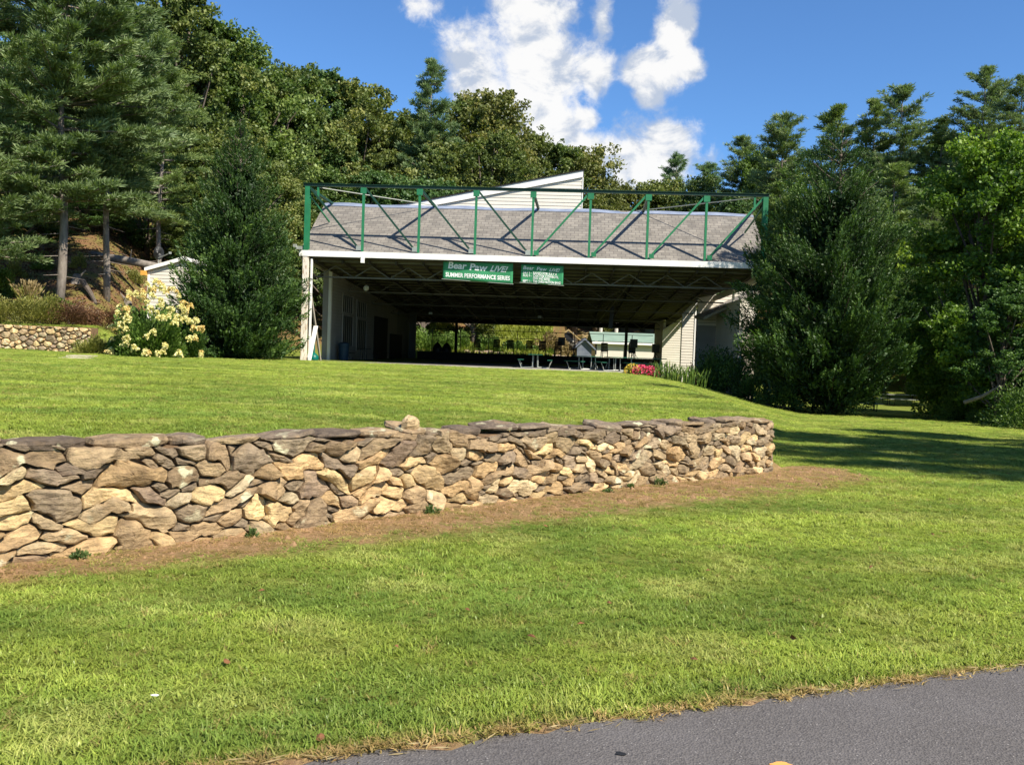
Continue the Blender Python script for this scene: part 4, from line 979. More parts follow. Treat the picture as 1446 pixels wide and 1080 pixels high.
# ------------------------------------------------------------------ buildings beyond
def house(name, px0, px1, Y, z_base, eave, ridge, wallm, roofm, label, cat, gable_front=False, depth=8, wins=()):
    a_ = P(px0, 500, Y); b_ = P(px1, 500, Y); wd = b_.x - a_.x
    r_o = empty(name, (a_.x, Y, z_base), 0, label, cat); ez = eave - z_base; rz_ = ridge - z_base
    MB().box(.2, wd - .2, 0.02, depth, -2, ez).build('wall', wallm, r_o)
    if gable_front:
        MB().prism([(.2, ez), (wd - .2, ez), (wd / 2, rz_)], 1, .02, depth).build('gable', wallm, r_o)
        mb = MB(); mb.prism([(-.2, ez - .15), (wd / 2, rz_ + .12), (wd + .2, ez - .15), (wd + .2, ez - .33), (wd / 2, rz_ - .08), (-.2, ez - .33)], 1, -.3, depth + .3); mb.build('roof', roofm, r_o)
    else:
        MB().prism([(-.4, ez), (depth / 2, rz_), (depth + .4, ez), (depth + .4, ez - .12), (depth / 2, rz_ - .15), (-.4, ez - .12)], 0, -.2, wd + .2).build('roof', roofm, r_o)
        MB().box(-.2, wd + .2, -.46, -.42, ez - .2, ez + .02).build('fascia', 'white_paint', r_o)
    for x0_, x1_, z0_, z1_ in wins:
        w_ = MB().box(wd * x0_, wd * x1_, -.03, .0, z0_, z1_).build('window', 'dark_glass', r_o); MB().box(wd * x0_ - .08, wd * x1_ + .08, -.05, .015, z1_, z1_ + .08).build('frame', 'white_paint', w_)
    return r_o
hz = lambda px, py, Y: P(px, py, Y).z
house('long_building', 838, 945, 100, hz(880, 512, 100), hz(880, 484, 100), hz(880, 471, 100) + .2, 'siding_cream', 'roof_green', 'long cream building with a pale green roof seen through the pavilion', 'building', wins=((.02, .04, .8, 2.2), (.40, .41, 0.2, 2.3)))
house('cottage', 785, 818, 118, hz(800, 500, 118), hz(800, 478, 118), hz(800, 466, 118), 'siding_cream', 'roof_tan', 'small white gabled cottage seen through the pavilion', 'cottage', True, wins=((.35, .7, 1.6, 2.7),))
house('tan_roofed_house', 812, 850, 124, hz(830, 500, 124), hz(830, 479, 124), hz(830, 466, 124), 'siding_cream', 'roof_tan', 'house with a broad tan roof behind the grey tent', 'house')
house('tent', 812, 838, 94, hz(825, 512, 94), hz(825, 490, 94), hz(825, 479, 94), 'tarp', 'tarp', 'blue grey canopy tent in front of the tan roofed house', 'tent', True, 3)
for px, lab in ((848, 'pale pole rising left behind the long building'), (870, 'pale pole rising further right behind the long building')):
    q = P(px, 475, 112); o = MB().tube([(0, 0, -2), (0, 0, 4.2)], .22, 8).build('utility_pole', 'siding_cream'); o.location = q; tag(o, lab, 'pole')
# shed at the left behind the hydrangea
q0 = P(209, 378, 54); qr = P(262, 363, 54); q2 = P(330, 383, 54)
sh = empty('shed', (q0.x, 54, q0.z - 3.2), 0, 'cream sided shed with low pitched roof left of the tall cedar', 'shed')
x1 = qr.x - q0.x; z1 = qr.z - q0.z; x2 = q2.x - q0.x; z2 = q2.z - q0.z
tp = lambda x: 3.2 + (z1 * x / x1 if x < x1 else z1 + (z2 - z1) * (x - x1) / (x2 - x1)) - .22
mb = MB(); mb.siding(.1, x2, 0, 0, 5, top=tp, lap=.2); mb.prism([(.1, -2), (x2, -2), (x2, tp(x2)), (x1, tp(x1)), (.1, tp(.1))], 1, .004, 5); mb.build('siding', 'siding_cream', sh)
mb = MB(); mb.prism([(-.12, tp(0) + .0), (x1, tp(x1) + .02), (x2, tp(x2)), (x2, tp(x2) + .2), (x1, tp(x1) + .24), (-.12, tp(0) + .2)], 1, -.25, 5.2); mb.build('roof', 'white_paint', sh)
MB().box(.0, .12, -.05, .08, -1, tp(0) - .02).build('corner_trim', 'white_paint', sh)
MB().box(-.3, .0, -.35, .0, tp(0) - .25, tp(0) + .02).build('gutter_cap', 'orange_cap', sh)
q = P(224, 366, 53.8); d_ = empty('satellite_dish', q, 0, 'dark satellite dish mounted on the shed roof corner', 'satellite dish')
vs = []; fs = []
for i in range(5):
    for k in range(14): a_ = k * 2 * math.pi / 14; rr_ = .40 * i / 4; vs.append((rr_ * math.cos(a_) * .7, -.05 + .25 * rr_ * rr_ + .1 * math.cos(a_), rr_ * math.sin(a_) + .35))
for i in range(4):
    for k in range(14): fs.append((i * 14 + k, i * 14 + (k + 1) % 14, (i + 1) * 14 + (k + 1) % 14, (i + 1) * 14 + k))
MB().add(vs, fs).build('reflector', 'black_plastic', d_); MB().tube([(0, 0, -.3), (0, 0, .3)], .03, 6).build('mast', 'pale_steel', d_); MB().tube([(0, -.05, .05), (.75, -.25, .35)], .025, 6).build('feed_arm', 'pale_steel', d_); MB().box(.70, .82, -.32, -.2, .3, .42).build('receiver', 'pale_steel', d_)

# ------------------------------------------------------------------ vegetation builders
def leaves(P_, size, dirs=None, asp=.6, flat=0.0, rs=None, tint=None, bend=None):
    """P_ (n,3) centres -> rhombic leaf faces; dirs = long axis directions"""
    n = len(P_); rs = rs or rng
    a_ = rs.normal(size=(n, 3)) if dirs is None else dirs + rs.normal(size=(n, 3)) * .25
    a_[:, 2] *= (1 - flat); a_ /= np.linalg.norm(a_, axis=1, keepdims=True) + 1e-9
    b_ = rs.normal(size=(n, 3)); b_[:, 2] *= (1 - flat); b_ -= a_ * np.sum(a_ * b_, 1, keepdims=True); b_ /= np.linalg.norm(b_, axis=1, keepdims=True) + 1e-9
    sz = (size if np.ndim(size) else np.full(n, size)) * rs.uniform(.65, 1.3, n); A = a_ * sz[:, None] * .5; B = b_ * sz[:, None] * .5 * asp
    V = np.stack([P_ - A, P_ - A * .1 + B, P_ + A, P_ - A * .1 - B], 1).reshape(-1, 3)
    t_ = rs.random(n) if tint is None else tint
    return V, np.repeat(np.clip(t_, 0, 1), 4)
def leaf_mesh(name, parts):
    V = np.concatenate([p[0] for p in parts]).astype(np.float32); T = np.concatenate([p[1] for p in parts]).astype(np.float32); n = len(V) // 4
    me = bpy.data.meshes.new(name); me.vertices.add(len(V)); me.vertices.foreach_set('co', V.ravel()); me.loops.add(n * 4); me.polygons.add(n)
    me.loops.foreach_set('vertex_index', np.arange(n * 4, dtype=np.int32)); me.polygons.foreach_set('loop_start', np.arange(0, n * 4, 4, dtype=np.int32)); me.polygons.foreach_set('loop_total', np.full(n, 4, np.int32))
    me.update(calc_edges=True); q = me.attributes.new('tint', 'FLOAT', 'POINT'); q.data.foreach_set('value', T); return me
def sphere_pts(n, rs):
    v = rs.normal(size=(n, 3)); return v / np.linalg.norm(v, axis=1, keepdims=True)

def broadleaf(name, H, Wd, seed, mat, n=24000, leaf=.26, base=.22, label='', group=None, cat='tree', bark='bark', nl=46):
    """unit built at real size with foot at origin"""
    rs = np.random.default_rng(seed); root = empty(name, (0, 0, 0), 0, label, cat, group)
    tm = MB(); pts_ = [(0, 0, -.5)]; x = y = 0
    for k in range(1, 8): x += rs.normal(0, H * .008); y += rs.normal(0, H * .008); pts_.append((x, y, H * .82 * k / 7))
    tm.tube(pts_, [H * .020 * (1 - .11 * i) for i in range(8)], 8)
    L_ = []
    for i in range(nl):
        h = base + (1 - base) * ((i + .5) / nl) ** .9; prof = math.sin(math.pi * min(1, (h - base * .6) / (1 - base * .6)) ** .75) ** .6
        a_ = i * 2.4 + rs.normal(0, .9); r_2 = Wd / 2 * prof * rs.uniform(.25, 1.0); h = min(1, max(base * .8, h + rs.normal(0, .05)))
        lr = Wd * rs.uniform(.08, .19); c = np.array([r_2 * math.cos(a_), r_2 * math.sin(a_), min(H * h, H - lr * .6)])
        L_.append((c, lr))
        if i % 2 == 0:
            tz = max(.15, h - .22) * H * .8; j = min(7, int(tz / (H * .82) * 7)); s0 = Vector(pts_[j]); e = Vector(c); md = s0.lerp(e, .5) + Vector((0, 0, -.04 * H * .3))
            tm.tube([s0, md, e], [H * .008, H * .005, H * .002], 5, False)
    tm.build('trunk', bark, root, smooth=True, recalc=False)
    ws = np.array([l[1] ** 2 for l in L_]); cnt = (n * ws / ws.sum()).astype(int); parts = []
    for (c, lr), k in zip(L_, cnt):
        # sub-clumps on each bough
        m_ = 13; sub = sphere_pts(m_, rs) * rs.uniform(.35, 1.25, (m_, 1)) * lr * np.array([1, 1, .9])
        sr = rs.uniform(.22, .5, m_) * lr; w_ = rs.integers(0, m_, k); d = sphere_pts(k, rs) * (rs.random((k, 1)) ** .45) * sr[w_][:, None] * np.array([1, 1, .75])
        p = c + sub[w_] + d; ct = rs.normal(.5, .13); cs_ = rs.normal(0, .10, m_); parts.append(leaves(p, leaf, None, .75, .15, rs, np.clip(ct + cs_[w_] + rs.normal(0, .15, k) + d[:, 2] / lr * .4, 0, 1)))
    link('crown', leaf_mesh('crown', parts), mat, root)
    root['H'] = H; return root

def pine(name, H, Wd, seed, n=26000, base=.25, label='', group=None, needle=.34, sparse=.0, mat='pine_needle', bark='pine_bark', tip=.05, lean=0.0):
    rs = np.random.default_rng(seed); root = empty(name, (0, 0, 0), 0, label, 'pine tree', group); tm = MB(); K = 10
    pts_ = [(lean * (k / K) ** 1.3 * H + .12 * math.sin(k * 1.1 + seed), .1 * math.sin(k * .8), -.6 + (H + .6) * k / K) for k in range(K + 1)]
    tm.tube(pts_, [H * .0110 * (1 - .088 * i) for i in range(K + 1)], 8)
    tufts = []; axis_ = []
    z = base * H
    while z < H * .985:
        f = (z / H - base) / (1 - base); rad = Wd / 2 * (min(1, .55 + f * 1.8) * (1 - f) ** .58 + tip)
        nb = rs.integers(4, 7)
        j = (z + .6) / (H + .6) * K; i0 = int(min(K - 1, j)); o_ = Vector(pts_[i0]).lerp(Vector(pts_[i0 + 1]), j - i0)
        for b_ in range(nb):
            if rs.random() < sparse + .10: continue
            a_ = rs.uniform(0, 2 * math.pi); L = rad * rs.uniform(.55, 1.15); up_ = rs.uniform(-.12, .22) + f * .45
            d = Vector((math.cos(a_), math.sin(a_), 0)); p1 = o_ + d * L * .5 + Vector((0, 0, up_ * L * .35)); p2 = o_ + d * L + Vector((0, 0, up_ * L))
            tm.tube([o_, p1, p2], [H * .0035 * (1.2 - f), H * .002, H * .0008], 4, False)
            nt = max(3, int(L / .38))
            for k in range(nt):
                s_ = .28 + .76 * (k + rs.random()) / nt; q = o_.lerp(p1, s_ * 2) if s_ < .5 else p1.lerp(p2, (s_ - .5) * 2)
                side = Vector((-d.y, d.x, 0)) * rs.normal(0, .20 * L * (1.15 - s_)); tufts.append(tuple(q + side + Vector((0, 0, rs.uniform(0, .14))))); axis_.append((d.x, d.y, .35))
        z += H * rs.uniform(.018, .032)
    for k in range(10): tufts.append((pts_[-1][0] + rs.normal(0, .08), pts_[-1][1] + rs.normal(0, .08), H * (.95 + .05 * k / 10))); axis_.append((0, 0, 1))
    for k in range(14):   # dead lower twigs
        z = rs.uniform(.06, base) * H; a_ = rs.uniform(0, 6.28); L = rs.uniform(.5, 1.8); tm.tube([(pts_[0][0], 0, z), (math.cos(a_) * L, math.sin(a_) * L, z - .1 * L)], [.03, .008], 4, False)
    tm.build('trunk', bark, root, smooth=True, recalc=False)
    T = np.array(tufts); Ax = np.array(axis_); k = max(3, n // len(T)); idx = np.repeat(np.arange(len(T)), k); m_ = len(idx)
    off = sphere_pts(m_, rs) * rs.uniform(.08, .62, (m_, 1)) * np.array([1, 1, .40]); dirs = off * np.array([1, 1, 1.8]) + Ax[idx] * .30 + np.array([0, 0, .12])
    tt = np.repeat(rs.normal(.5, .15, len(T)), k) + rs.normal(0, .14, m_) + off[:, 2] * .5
    link('crown', leaf_mesh('crown', [leaves(T[idx] + off, needle, dirs * 2, .20, 0, rs, tt)]), mat, root); return root

def cedar(name, H, Wd, seed, label, n_spray=8600, per=15, lop=(0, 0), prof=None):
    rs = np.random.default_rng(seed); root = empty(name, (0, 0, 0), 0, label, 'cedar tree')
    tm = MB(); tm.tube([(0, 0, -.8), (0.05, 0, H * .5), (0, .05, H * .93)], [.28, .16, .03], 8)
    prof = prof or [(0, .70), (.08, .92), (.22, 1.0), (.4, .88), (.6, .64), (.8, .36), (.93, .14), (1, .02)]
    pf = lambda z: np.interp(z, [p[0] for p in prof], [p[1] for p in prof])
    nb = 250; bz = ((np.arange(nb) + rs.random(nb)) / nb) ** 1.0; ba = rs.uniform(0, 2 * math.pi, nb)
    bl = pf(bz) * Wd / 2 * rs.uniform(.80, 1.12, nb); rise = (.35 + .5 * bz) * rs.uniform(.7, 1.3, nb)
    wt = (bl + .35) ** 1.6; bi = rs.choice(nb, n_spray, p=wt / wt.sum()); f_ = 1 - rs.random(n_spray) ** 1.2 * .72; thick = (.13 + .30 * np.sin(np.clip(f_, 0, 1) * math.pi) ** .7)
    an = ba[bi]; rr_ = bl[bi] * f_; dn = np.minimum(bz[bi] * H * .97, H * .97)
    C = np.stack([rr_ * np.cos(an), rr_ * np.sin(an), dn + rise[bi] * (rr_ - bl[bi] * .75)], -1) + rs.normal(0, 1, (n_spray, 3)) * thick[:, None] * np.array([1, 1, .62]) * np.minimum(1, bl[bi] + .15)[:, None]
    C[:, 0] += lop[0] * C[:, 2]; C[:, 1] += lop[1] * C[:, 2]; tp_ = np.clip((C[:, 2] / H - .86) / .16, 0, 1); C[:, 2] = np.clip(C[:, 2], .15, H * 1.04); C[:, :2] = (C[:, :2] - np.array(lop) * C[:, 2:]) * (1 - .85 * tp_[:, None]) + np.array(lop) * C[:, 2:]; zz = np.minimum(1, C[:, 2] / H)
    out = np.stack([np.cos(an) * .62, np.sin(an) * .62, .50 + .6 * zz], -1) + rs.normal(0, .24, (n_spray, 3)); out /= np.linalg.norm(out, axis=1, keepdims=True)
    Ls = rs.uniform(.38, .85, n_spray) * (1 - .45 * zz); Ls = np.where((f_ > .9) & (rs.random(n_spray) < .3), Ls * 1.35, Ls)
    side = np.cross(out, rs.normal(size=(n_spray, 3))); side /= np.linalg.norm(side, axis=1, keepdims=True)
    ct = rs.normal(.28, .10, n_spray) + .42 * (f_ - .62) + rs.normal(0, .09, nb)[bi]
    Pp = []; Dd = []; Tt = []; Sz = []
    for k in range(per):
        f = (k + .5) / per; sg = 1 if k % 2 else -1; wv = (1 - f) * .22 + .03
        Pp.append(C + out * (Ls * (f - .35))[:, None] + side * (sg * wv * Ls)[:, None]); Dd.append(out * .8 + side * sg * .7); Tt.append(ct + .30 * (f - .4) + rs.normal(0, .08, n_spray)); Sz.append(Ls * .24)
    # inner boughs: darkest leaf tint paints in the shade inside the crown
    m_ = 9000; zi = rs.random(m_) ** 1.2 * .72; ai = rs.uniform(0, 6.28, m_); ri = np.interp(zi, [p[0] for p in prof], [p[1] for p in prof]) * Wd / 2 * .5 * rs.random(m_) ** .5
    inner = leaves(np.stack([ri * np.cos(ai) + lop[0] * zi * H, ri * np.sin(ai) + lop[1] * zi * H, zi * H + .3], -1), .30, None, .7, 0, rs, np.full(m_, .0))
    for k in range(0, nb, 2):
        L = bl[k] * .9; a_ = ba[k]; z = bz[k] * H * .97 - rise[k] * bl[k] * .75; z = max(z, .3); tm.tube([(0, 0, z), (math.cos(a_) * L * .5, math.sin(a_) * L * .5, z + rise[k] * L * .45), (math.cos(a_) * L, math.sin(a_) * L, z + rise[k] * L)], [.05, .03, .01], 4, False)
    tm.build('trunk', 'bark', root, smooth=True, recalc=False)
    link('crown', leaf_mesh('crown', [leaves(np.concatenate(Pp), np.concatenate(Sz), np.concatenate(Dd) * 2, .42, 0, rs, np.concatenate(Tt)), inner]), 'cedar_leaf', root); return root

def shrub(name, Wd, H, seed, mat, label, cat='shrub', n=3500, leaf=.12, group=None, up_=0.3, depth=None, stems=True):
    rs = np.random.default_rng(seed); root = empty(name, (0, 0, 0), 0, label, cat, group); dpt = depth or Wd
    m_ = 26; c = sphere_pts(m_, rs) * rs.uniform(.4, .85, (m_, 1)); c[:, 2] = np.abs(c[:, 2])
    k = rs.integers(0, m_, n); p = c[k] + sphere_pts(n, rs) * (rs.random((n, 1)) ** .5) * .30; p[:, 2] = np.abs(p[:, 2]); p = p * np.array([Wd / 2, dpt / 2, H / 1.12]) / 1.08
    d = p / np.linalg.norm(p, axis=1, keepdims=True) + np.array([0, 0, up_]); link('foliage', leaf_mesh('foliage', [leaves(p, leaf, d * 1.0, .55, 0, rs, np.clip(rs.normal(.5, .14, m_)[k] + rs.normal(0, .16, n), 0, 1))]), mat, root)
    if stems:
        tm = MB()
        for i in range(10): q = c[i] * np.array([Wd / 2, dpt / 2, H]) * .75; tm.tube([(0, 0, -.1), tuple(q * .5), tuple(q)], [.03, .02, .008], 4, False)
        tm.build('stems', 'bark', root, recalc=False)
    return root
def place(o, loc, rz=0, sc=1.0, col=None):
    o.location = loc; o.rotation_euler = (0, 0, rz); o.scale = (sc, sc, sc) if not isinstance(sc, tuple) else sc
    if col:
        for c in o.children: c.color = (*col, 1)
    return o
def top_h(px, py, Y, ex=0):
    """foot and height of a tree whose tip shows at px,py from distance Y"""
    q = P(px, py, Y); z0 = gz(q.x, Y); return Vector((q.x, Y, z0 - .1)), q.z - z0

# --- the two big cedars
loc = on_ground(332, 46.8); ct = cedar('cedar_tree', 12.5, 6.3, 3, 'tall dark green cedar standing at the left end of the pavilion', prof=[(0, .92), (.10, 1.04), (.3, .92), (.55, .70), (.75, .45), (.9, .20), (.97, .07), (1, .02)]); place(ct, loc)
loc = on_ground(1172, 45.0); ct2 = cedar('cedar_tree', 14.3, 9.2, 8, 'largest dark cedar standing at the right end of the pavilion', 11500, 15, (-.035, 0),
      [(0, .10), (.05, .38), (.10, .70), (.19, 1.0), (.38, .90), (.6, .70), (.76, .52), (.87, .34), (.95, .17), (1, .03)]); place(ct2, loc)

# --- foreground pines on the left bank
def cp(proto, used=set()):
    if proto.name not in used: used.add(proto.name); return proto
    c = copy_tree(proto); return c
near = [
    ('tall white pine leftmost in view, trunk rising by the feathery dry grass clump', 84, 49.5, 24, 11.8, 31, .21, 0.0, 95000),
    ('white pine with the slanting pale trunk right of the tallest left pine', 148, 53, 19.5, 9.2, 33, .25, .012, 70000)]
for lab, px, Y_, H, Wd, sd, bs, ln, n_ in near:
    o = pine('white_pine', H, Wd, sd, n_, bs, lab, needle=.36, lean=ln); q = on_ground(px, Y_); place(o, q)
pA = pine('white_pine', 22, 10.5, 41, 68000, .20, 'x', needle=.34); pB = pine('white_pine', 22, 9.0, 42, 58000, .26, 'x', sparse=.10, needle=.34); pC = pine('white_pine', 22, 12, 43, 74000, .14, 'x', needle=.34)
def pine_at(pr_, px, py, Y_, label, group=None, col=None, wide=1.0):
    loc, h = top_h(px, py, Y_); o = cp(pr_); s_ = max(h, 5) / 22; place(o, loc, random.uniform(0, 6.28), (s_ * wide, s_ * wide, s_), col); o['label'] = label
    if group: o['group'] = group
    return o
pine_at(pC, -40, -90, 47, 'big white pine at the left edge of the view')
pine_at(pB, 232, 40, 66, 'slender pine with a bare pale trunk behind the fallen log', col=(1.1, 1.08, .85))
pine_at(pA, 60, -40, 66, 'dark pine behind the tallest left pine')
pine_at(pC, 180, -10, 74, 'broad pine behind the slanting trunk')
# right hill pines
pine_at(pB, 612, 84, 104, 'tall thin pine standing above the trees behind the roof', col=(.95, 1.0, 1.05), wide=.8)
pine_at(pA, 955, 218, 135, 'small distant pine in the dip right of the clouds', wide=.8, col=(.9, 1, 1.1))
pine_at(pC, 1001, 228, 132, 'round topped distant pine next to the small one', wide=.9, col=(.9, 1, 1.05))
pine_at(pA, 1050, 192, 120, 'pine behind the right end of the roof', wide=.9)
pine_at(pC, 1108, 158, 108, 'broad pine rising just left behind the largest cedar', wide=1.0)
pine_at(pB, 1178, 152, 100, 'pine showing straight above the largest cedar', wide=1.1)
pine_at(pA, 1275, 122, 92, 'tall double topped pine right of the largest cedar', wide=.95)
pine_at(pB, 1238, 140, 96, 'slimmer pine against the tall double topped pine', wide=.9)
pine_at(pC, 1392, 92, 84, 'tallest pine on the right hill', wide=.95)
pine_at(pA, 1445, 105, 78, 'pine at the right edge of the view', wide=1.0)
pine_at(pB, 1330, 170, 88, 'lower pine between the tall pines on the right hill', wide=1.1)
# dark understory pines on right bank
for i, (px, py, Y_) in enumerate(((1215, 250, 72), (1265, 230, 78), (1318, 260, 70), (1290, 330, 74), (1100, 260, 78), (1150, 290, 70))):
    pine_at([pA, pB, pC][i % 3], px, py, Y_, 'dark pine in the thicket between the largest cedar and the light green tree', 'dark pines behind the largest cedar', wide=1.2)

# --- broadleaf trees
bA = broadleaf('oak_tree', 17, 11, 51, 'broad_leaf', 34000, .25, label='x', group='x'); bB = broadleaf('oak_tree', 17, 9.5, 52, 'broad_leaf', 30000, .25, label='x', group='x', nl=38)
bC = broadleaf('oak_tree', 17, 12.5, 53, 'broad_leaf', 36000, .27, label='x', group='x', nl=54); bD = broadleaf('oak_tree', 17, 10, 54, 'broad_leaf', 30000, .23, label='x', group='x', base=.1)
GR = 'broadleaf trees covering the wooded hillside'
tb = [(1.0, 1.0, 1.0), (1.25, 1.08, .9), (.85, 1.0, .95), (1.35, 1.12, .95), (1.1, 1.15, .9)]
def oak_at(i, px, py, Y_, label=None, group=GR, wide=1.0, col=None):
    loc, h = top_h(px, py, Y_); o = cp([bA, bB, bC, bD][i % 4]); s_ = max(h, 3.5) / 17; ww = (.35 * 1 + .65 * s_) * wide; place(o, loc, random.uniform(0, 6.28), (ww, ww, s_), col or random.choice(tb))
    o['label'] = label or 'broadleaf tree in the unbroken woods on the hillside behind'; 
    if group: o['group'] = group
    elif 'group' in o: del o['group']
    return o
sky_line = [(262, -20, 84), (300, 25, 88), (345, 62, 92), (385, 95, 98), (425, 98, 102), (468, 100, 106), (505, 118, 108), (545, 155, 112), (582, 160, 114), (650, 140, 112), (690, 132, 112), (722, 165, 116),
            (752, 188, 118), (790, 202, 120), (820, 212, 124), (848, 252, 128), (880, 262, 132), (915, 262, 138), (935, 258, 134), (980, 250, 126), (1075, 215, 118), (1340, 190, 92), (1420, 180, 84)]
labs = {0: 'tall broadleaf tree leaning out over the left pines', 1: 'dark oak at the top of the left slope', 4: 'yellowish topped oak on the ridge above the left cedar', 10: 'bronze leaved oak right of the tall thin pine', 14: 'oak peeping out right of the clerestory peak', 16: 'low brownish oak in the dip right of the clerestory'}
ordw = ['nearest', 'second', 'third', 'fourth', 'fifth', 'sixth', 'seventh']
for i in range(len(sky_line)):
    if i in labs: continue
    if i in (2, 3, 5, 6, 7, 8): labs[i] = 'skyline oak %s to the left of the tall thin pine' % ordw[8 - i]
    elif i in (9, 11, 12, 13): labs[i] = 'skyline oak %s to the right of the tall thin pine' % ordw[i - 9]
    elif i == 15: labs[i] = 'low skyline oak between the clerestory peak and the brownish oak'
    elif i in (17, 18): labs[i] = ['low oak in the dip left of the small distant pine', 'low oak directly beside the small distant pine'][i - 17]
    elif i == 19: labs[i] = 'low oak between the two distant pines'
    elif i == 20: labs[i] = 'oak on the skyline left behind the largest cedar'
    elif i == 21: labs[i] = 'oak between the pines on the right hill'
    elif i == 22: labs[i] = 'oak on the right hill beside the tallest pine'
for i, (px, py, Y_) in enumerate(sky_line):
    oak_at(i, px, py, Y_, labs.get(i), None if i in labs else GR, 1.0, (1.5, 1.08, .95) if i in (10, 11, 14, 15, 16) else ((1.2, 1.08, .9) if i in (4, 9, 13) else None))
k = 0
for Y_, step, drop in ((104, 62, 60), (94, 66, 120), (86, 70, 175)):
    px = 250 + (k * 23) % 40
    while px < 1000:
        base_sky = np.interp(px, [q[0] for q in sky_line], [q[1] for q in sky_line])
        if Y_ > np.interp(px, FPX, FY) + 3: oak_at(k, px + random.uniform(-12, 12), base_sky + drop * random.uniform(.8, 1.15), Y_ + random.uniform(-3, 3))
        px += step; k += 1
for px, py, Y_ in ((20, 60, 64), (110, 120, 70), (165, 150, 74), (210, 190, 72), (262, 180, 76), (300, 210, 74), (340, 190, 80), (390, 230, 84), (15, 250, 58), (60, 290, 60), (120, 280, 66), (270, 290, 70), (310, 300, 70)):
    oak_at(k, px, py, Y_); k += 1
for px, py, Y_ in ((1205, 330, 84), (1260, 380, 78), (1320, 350, 72), (1440, 250, 66), (1390, 330, 60), (1320, 420, 70), (980, 300, 112), (1040, 280, 104)):
    oak_at(k, px, py, Y_, col=(.75, .9, .9)); k += 1
# light green tree at the right
lt = broadleaf('tulip_tree', 13.2, 9.2, 61, 'light_leaf', 100000, .17, .03, 'bright yellow green tree lit at its top near the right edge', nl=92); lt_loc, h = top_h(1402, 200, 45); place(lt, lt_loc, 0, (1, 1, h / 13.2))
# dark low trees on the right bank
for i, (px, py, Y_) in enumerate(((1318, 395, 66), (1362, 430, 52), (1420, 400, 41), (1475, 330, 42), (1262, 440, 78))):
    oak_at(k, px, py, Y_, ['low dark tree left of the light green tree trunk', 'low dark tree under the light green tree', 'dark tree over the bank at the right edge', 'tall tree just past the right edge', 'dark low tree behind the right picnic tables'][i], None, .8, (.8, 1.0, .8)); k += 1

# --- trees beyond the right edge, whose shade falls across the lawn
for i, (x, y, H) in enumerate(((22.9, 4.4, 26), (23.2, 11.5, 26), (28.5, 14.5, 23), (44, 24, 24), (40, 32, 20), (37, 38, 20))):
    k9 = i not in (4, 5); o = cp([pC, pA][i % 2]) if k9 else cp([bC, bA][i % 2]); s_ = H / (22 if k9 else 17)
    place(o, (x, y, gz(x, y) - .1), i * 1.3, (s_ * (.62, .8, .85, .9, .9, .9)[i], s_ * (.62, .8, .85, .9, .9, .9)[i], s_), (1, 1, 1)); o['label'] = 'tree past the right edge shading the lawn'; o['group'] = 'trees past the right edge'

# --- shrubs, hydrangea, ground cover on the left
hy = shrub('hydrangea_bush', 4.3, 3.5, 71, 'shrub_leaf', 'round hydrangea bush full of cream flower heads left of the cedar', 'hydrangea', 13000, .15); q = on_ground(222, 42); place(hy, q)
rs = np.random.default_rng(77); fm = None
d = sphere_pts(260, rs); d = d[(d[:, 1] < .45) & (d[:, 2] > -.05)][:125]
def hyd_(rs):
    h = rs.random(90) ** .8; a_ = rs.uniform(0, 6.28, 90); r_2 = .15 * (1 - h * .75); return np.stack([r_2 * np.cos(a_), r_2 * np.sin(a_), h * .26 - .08], -1)
proto_m = leaf_mesh('flower_head', [leaves(hyd_(rs), .085, None, .9, 0, rs)]); proto_m.materials.append(MATS['cream_petal'])
for v in d:
    rr_ = .97 + rs.normal(0, .05); o = bpy.data.objects.new('flower_head', proto_m); COL.objects.link(o); o.parent = hy; o.location = (v[0] * 2.05 * rr_, v[1] * 2.05 * rr_, max(.15, abs(v[2]) * 3.25 * rr_)); s_ = rs.uniform(.8, 1.35); o.scale = (s_,) * 3; o.rotation_euler = (rs.normal(0, .5), rs.normal(0, .5), rs.uniform(0, 6)); o.color = (*(np.array([1, 1, 1]) if rs.random() < .7 else np.array([1.0, .85, .75])), 1)
def sh(px, Y_, Wd, H, mat, label, cat='shrub', seed=1, n=3500, leaf=.12, dz=0, depth=None, name='shrub', group=None):
    o = shrub(name, Wd, H, seed, mat, label, cat, n, leaf, group, depth=depth); q = on_ground(px, Y_); q.z += dz; place(o, q); return o
sh(131, 43, 2.4, 1.15, 'cover_leaf', 'low yellow green shrub between stone wall end and hydrangea', seed=81)
sh(168, 42.5, 1.6, 1.0, 'shrub_leaf', 'small green shrub tucked against the left of the hydrangea', seed=82)
sh(265, 44, 2.6, 2.0, 'cedar_leaf', 'dark shrub between the hydrangea and the tall cedar', seed=83, n=5000)
sh(100, 45.8, 3.4, 1.7, 'rust_leaf', 'rusty brown creeping shrub above the right end of the low stone wall', seed=84, n=5000, leaf=.09)
sh(148, 46.8, 3.4, 1.3, 'rust_leaf', 'rusty brown creeping shrub just left above the hydrangea', seed=85, n=5000, leaf=.09)
for i, (px, wd) in enumerate(((-20, 3.4), (18, 3.6), (58, 3.4))):
    sh(px, 45.6, wd, 1.8, 'cover_leaf', ['juniper mat at the far left above the low stone wall', 'juniper mat over the left half of the low stone wall', 'juniper mat over the middle of the low stone wall'][i], seed=86 + i, n=6500, leaf=.09)
sh(75, 49, 2.6, .7, 'shrub_leaf', 'green creeping shrub at the foot of the tallest pine', seed=90, n=3500)
sh(-6, 50, 3.4, 2.2, 'shrub_leaf', 'leafy green bush at the left edge above the junipers', seed=91, n=6000)
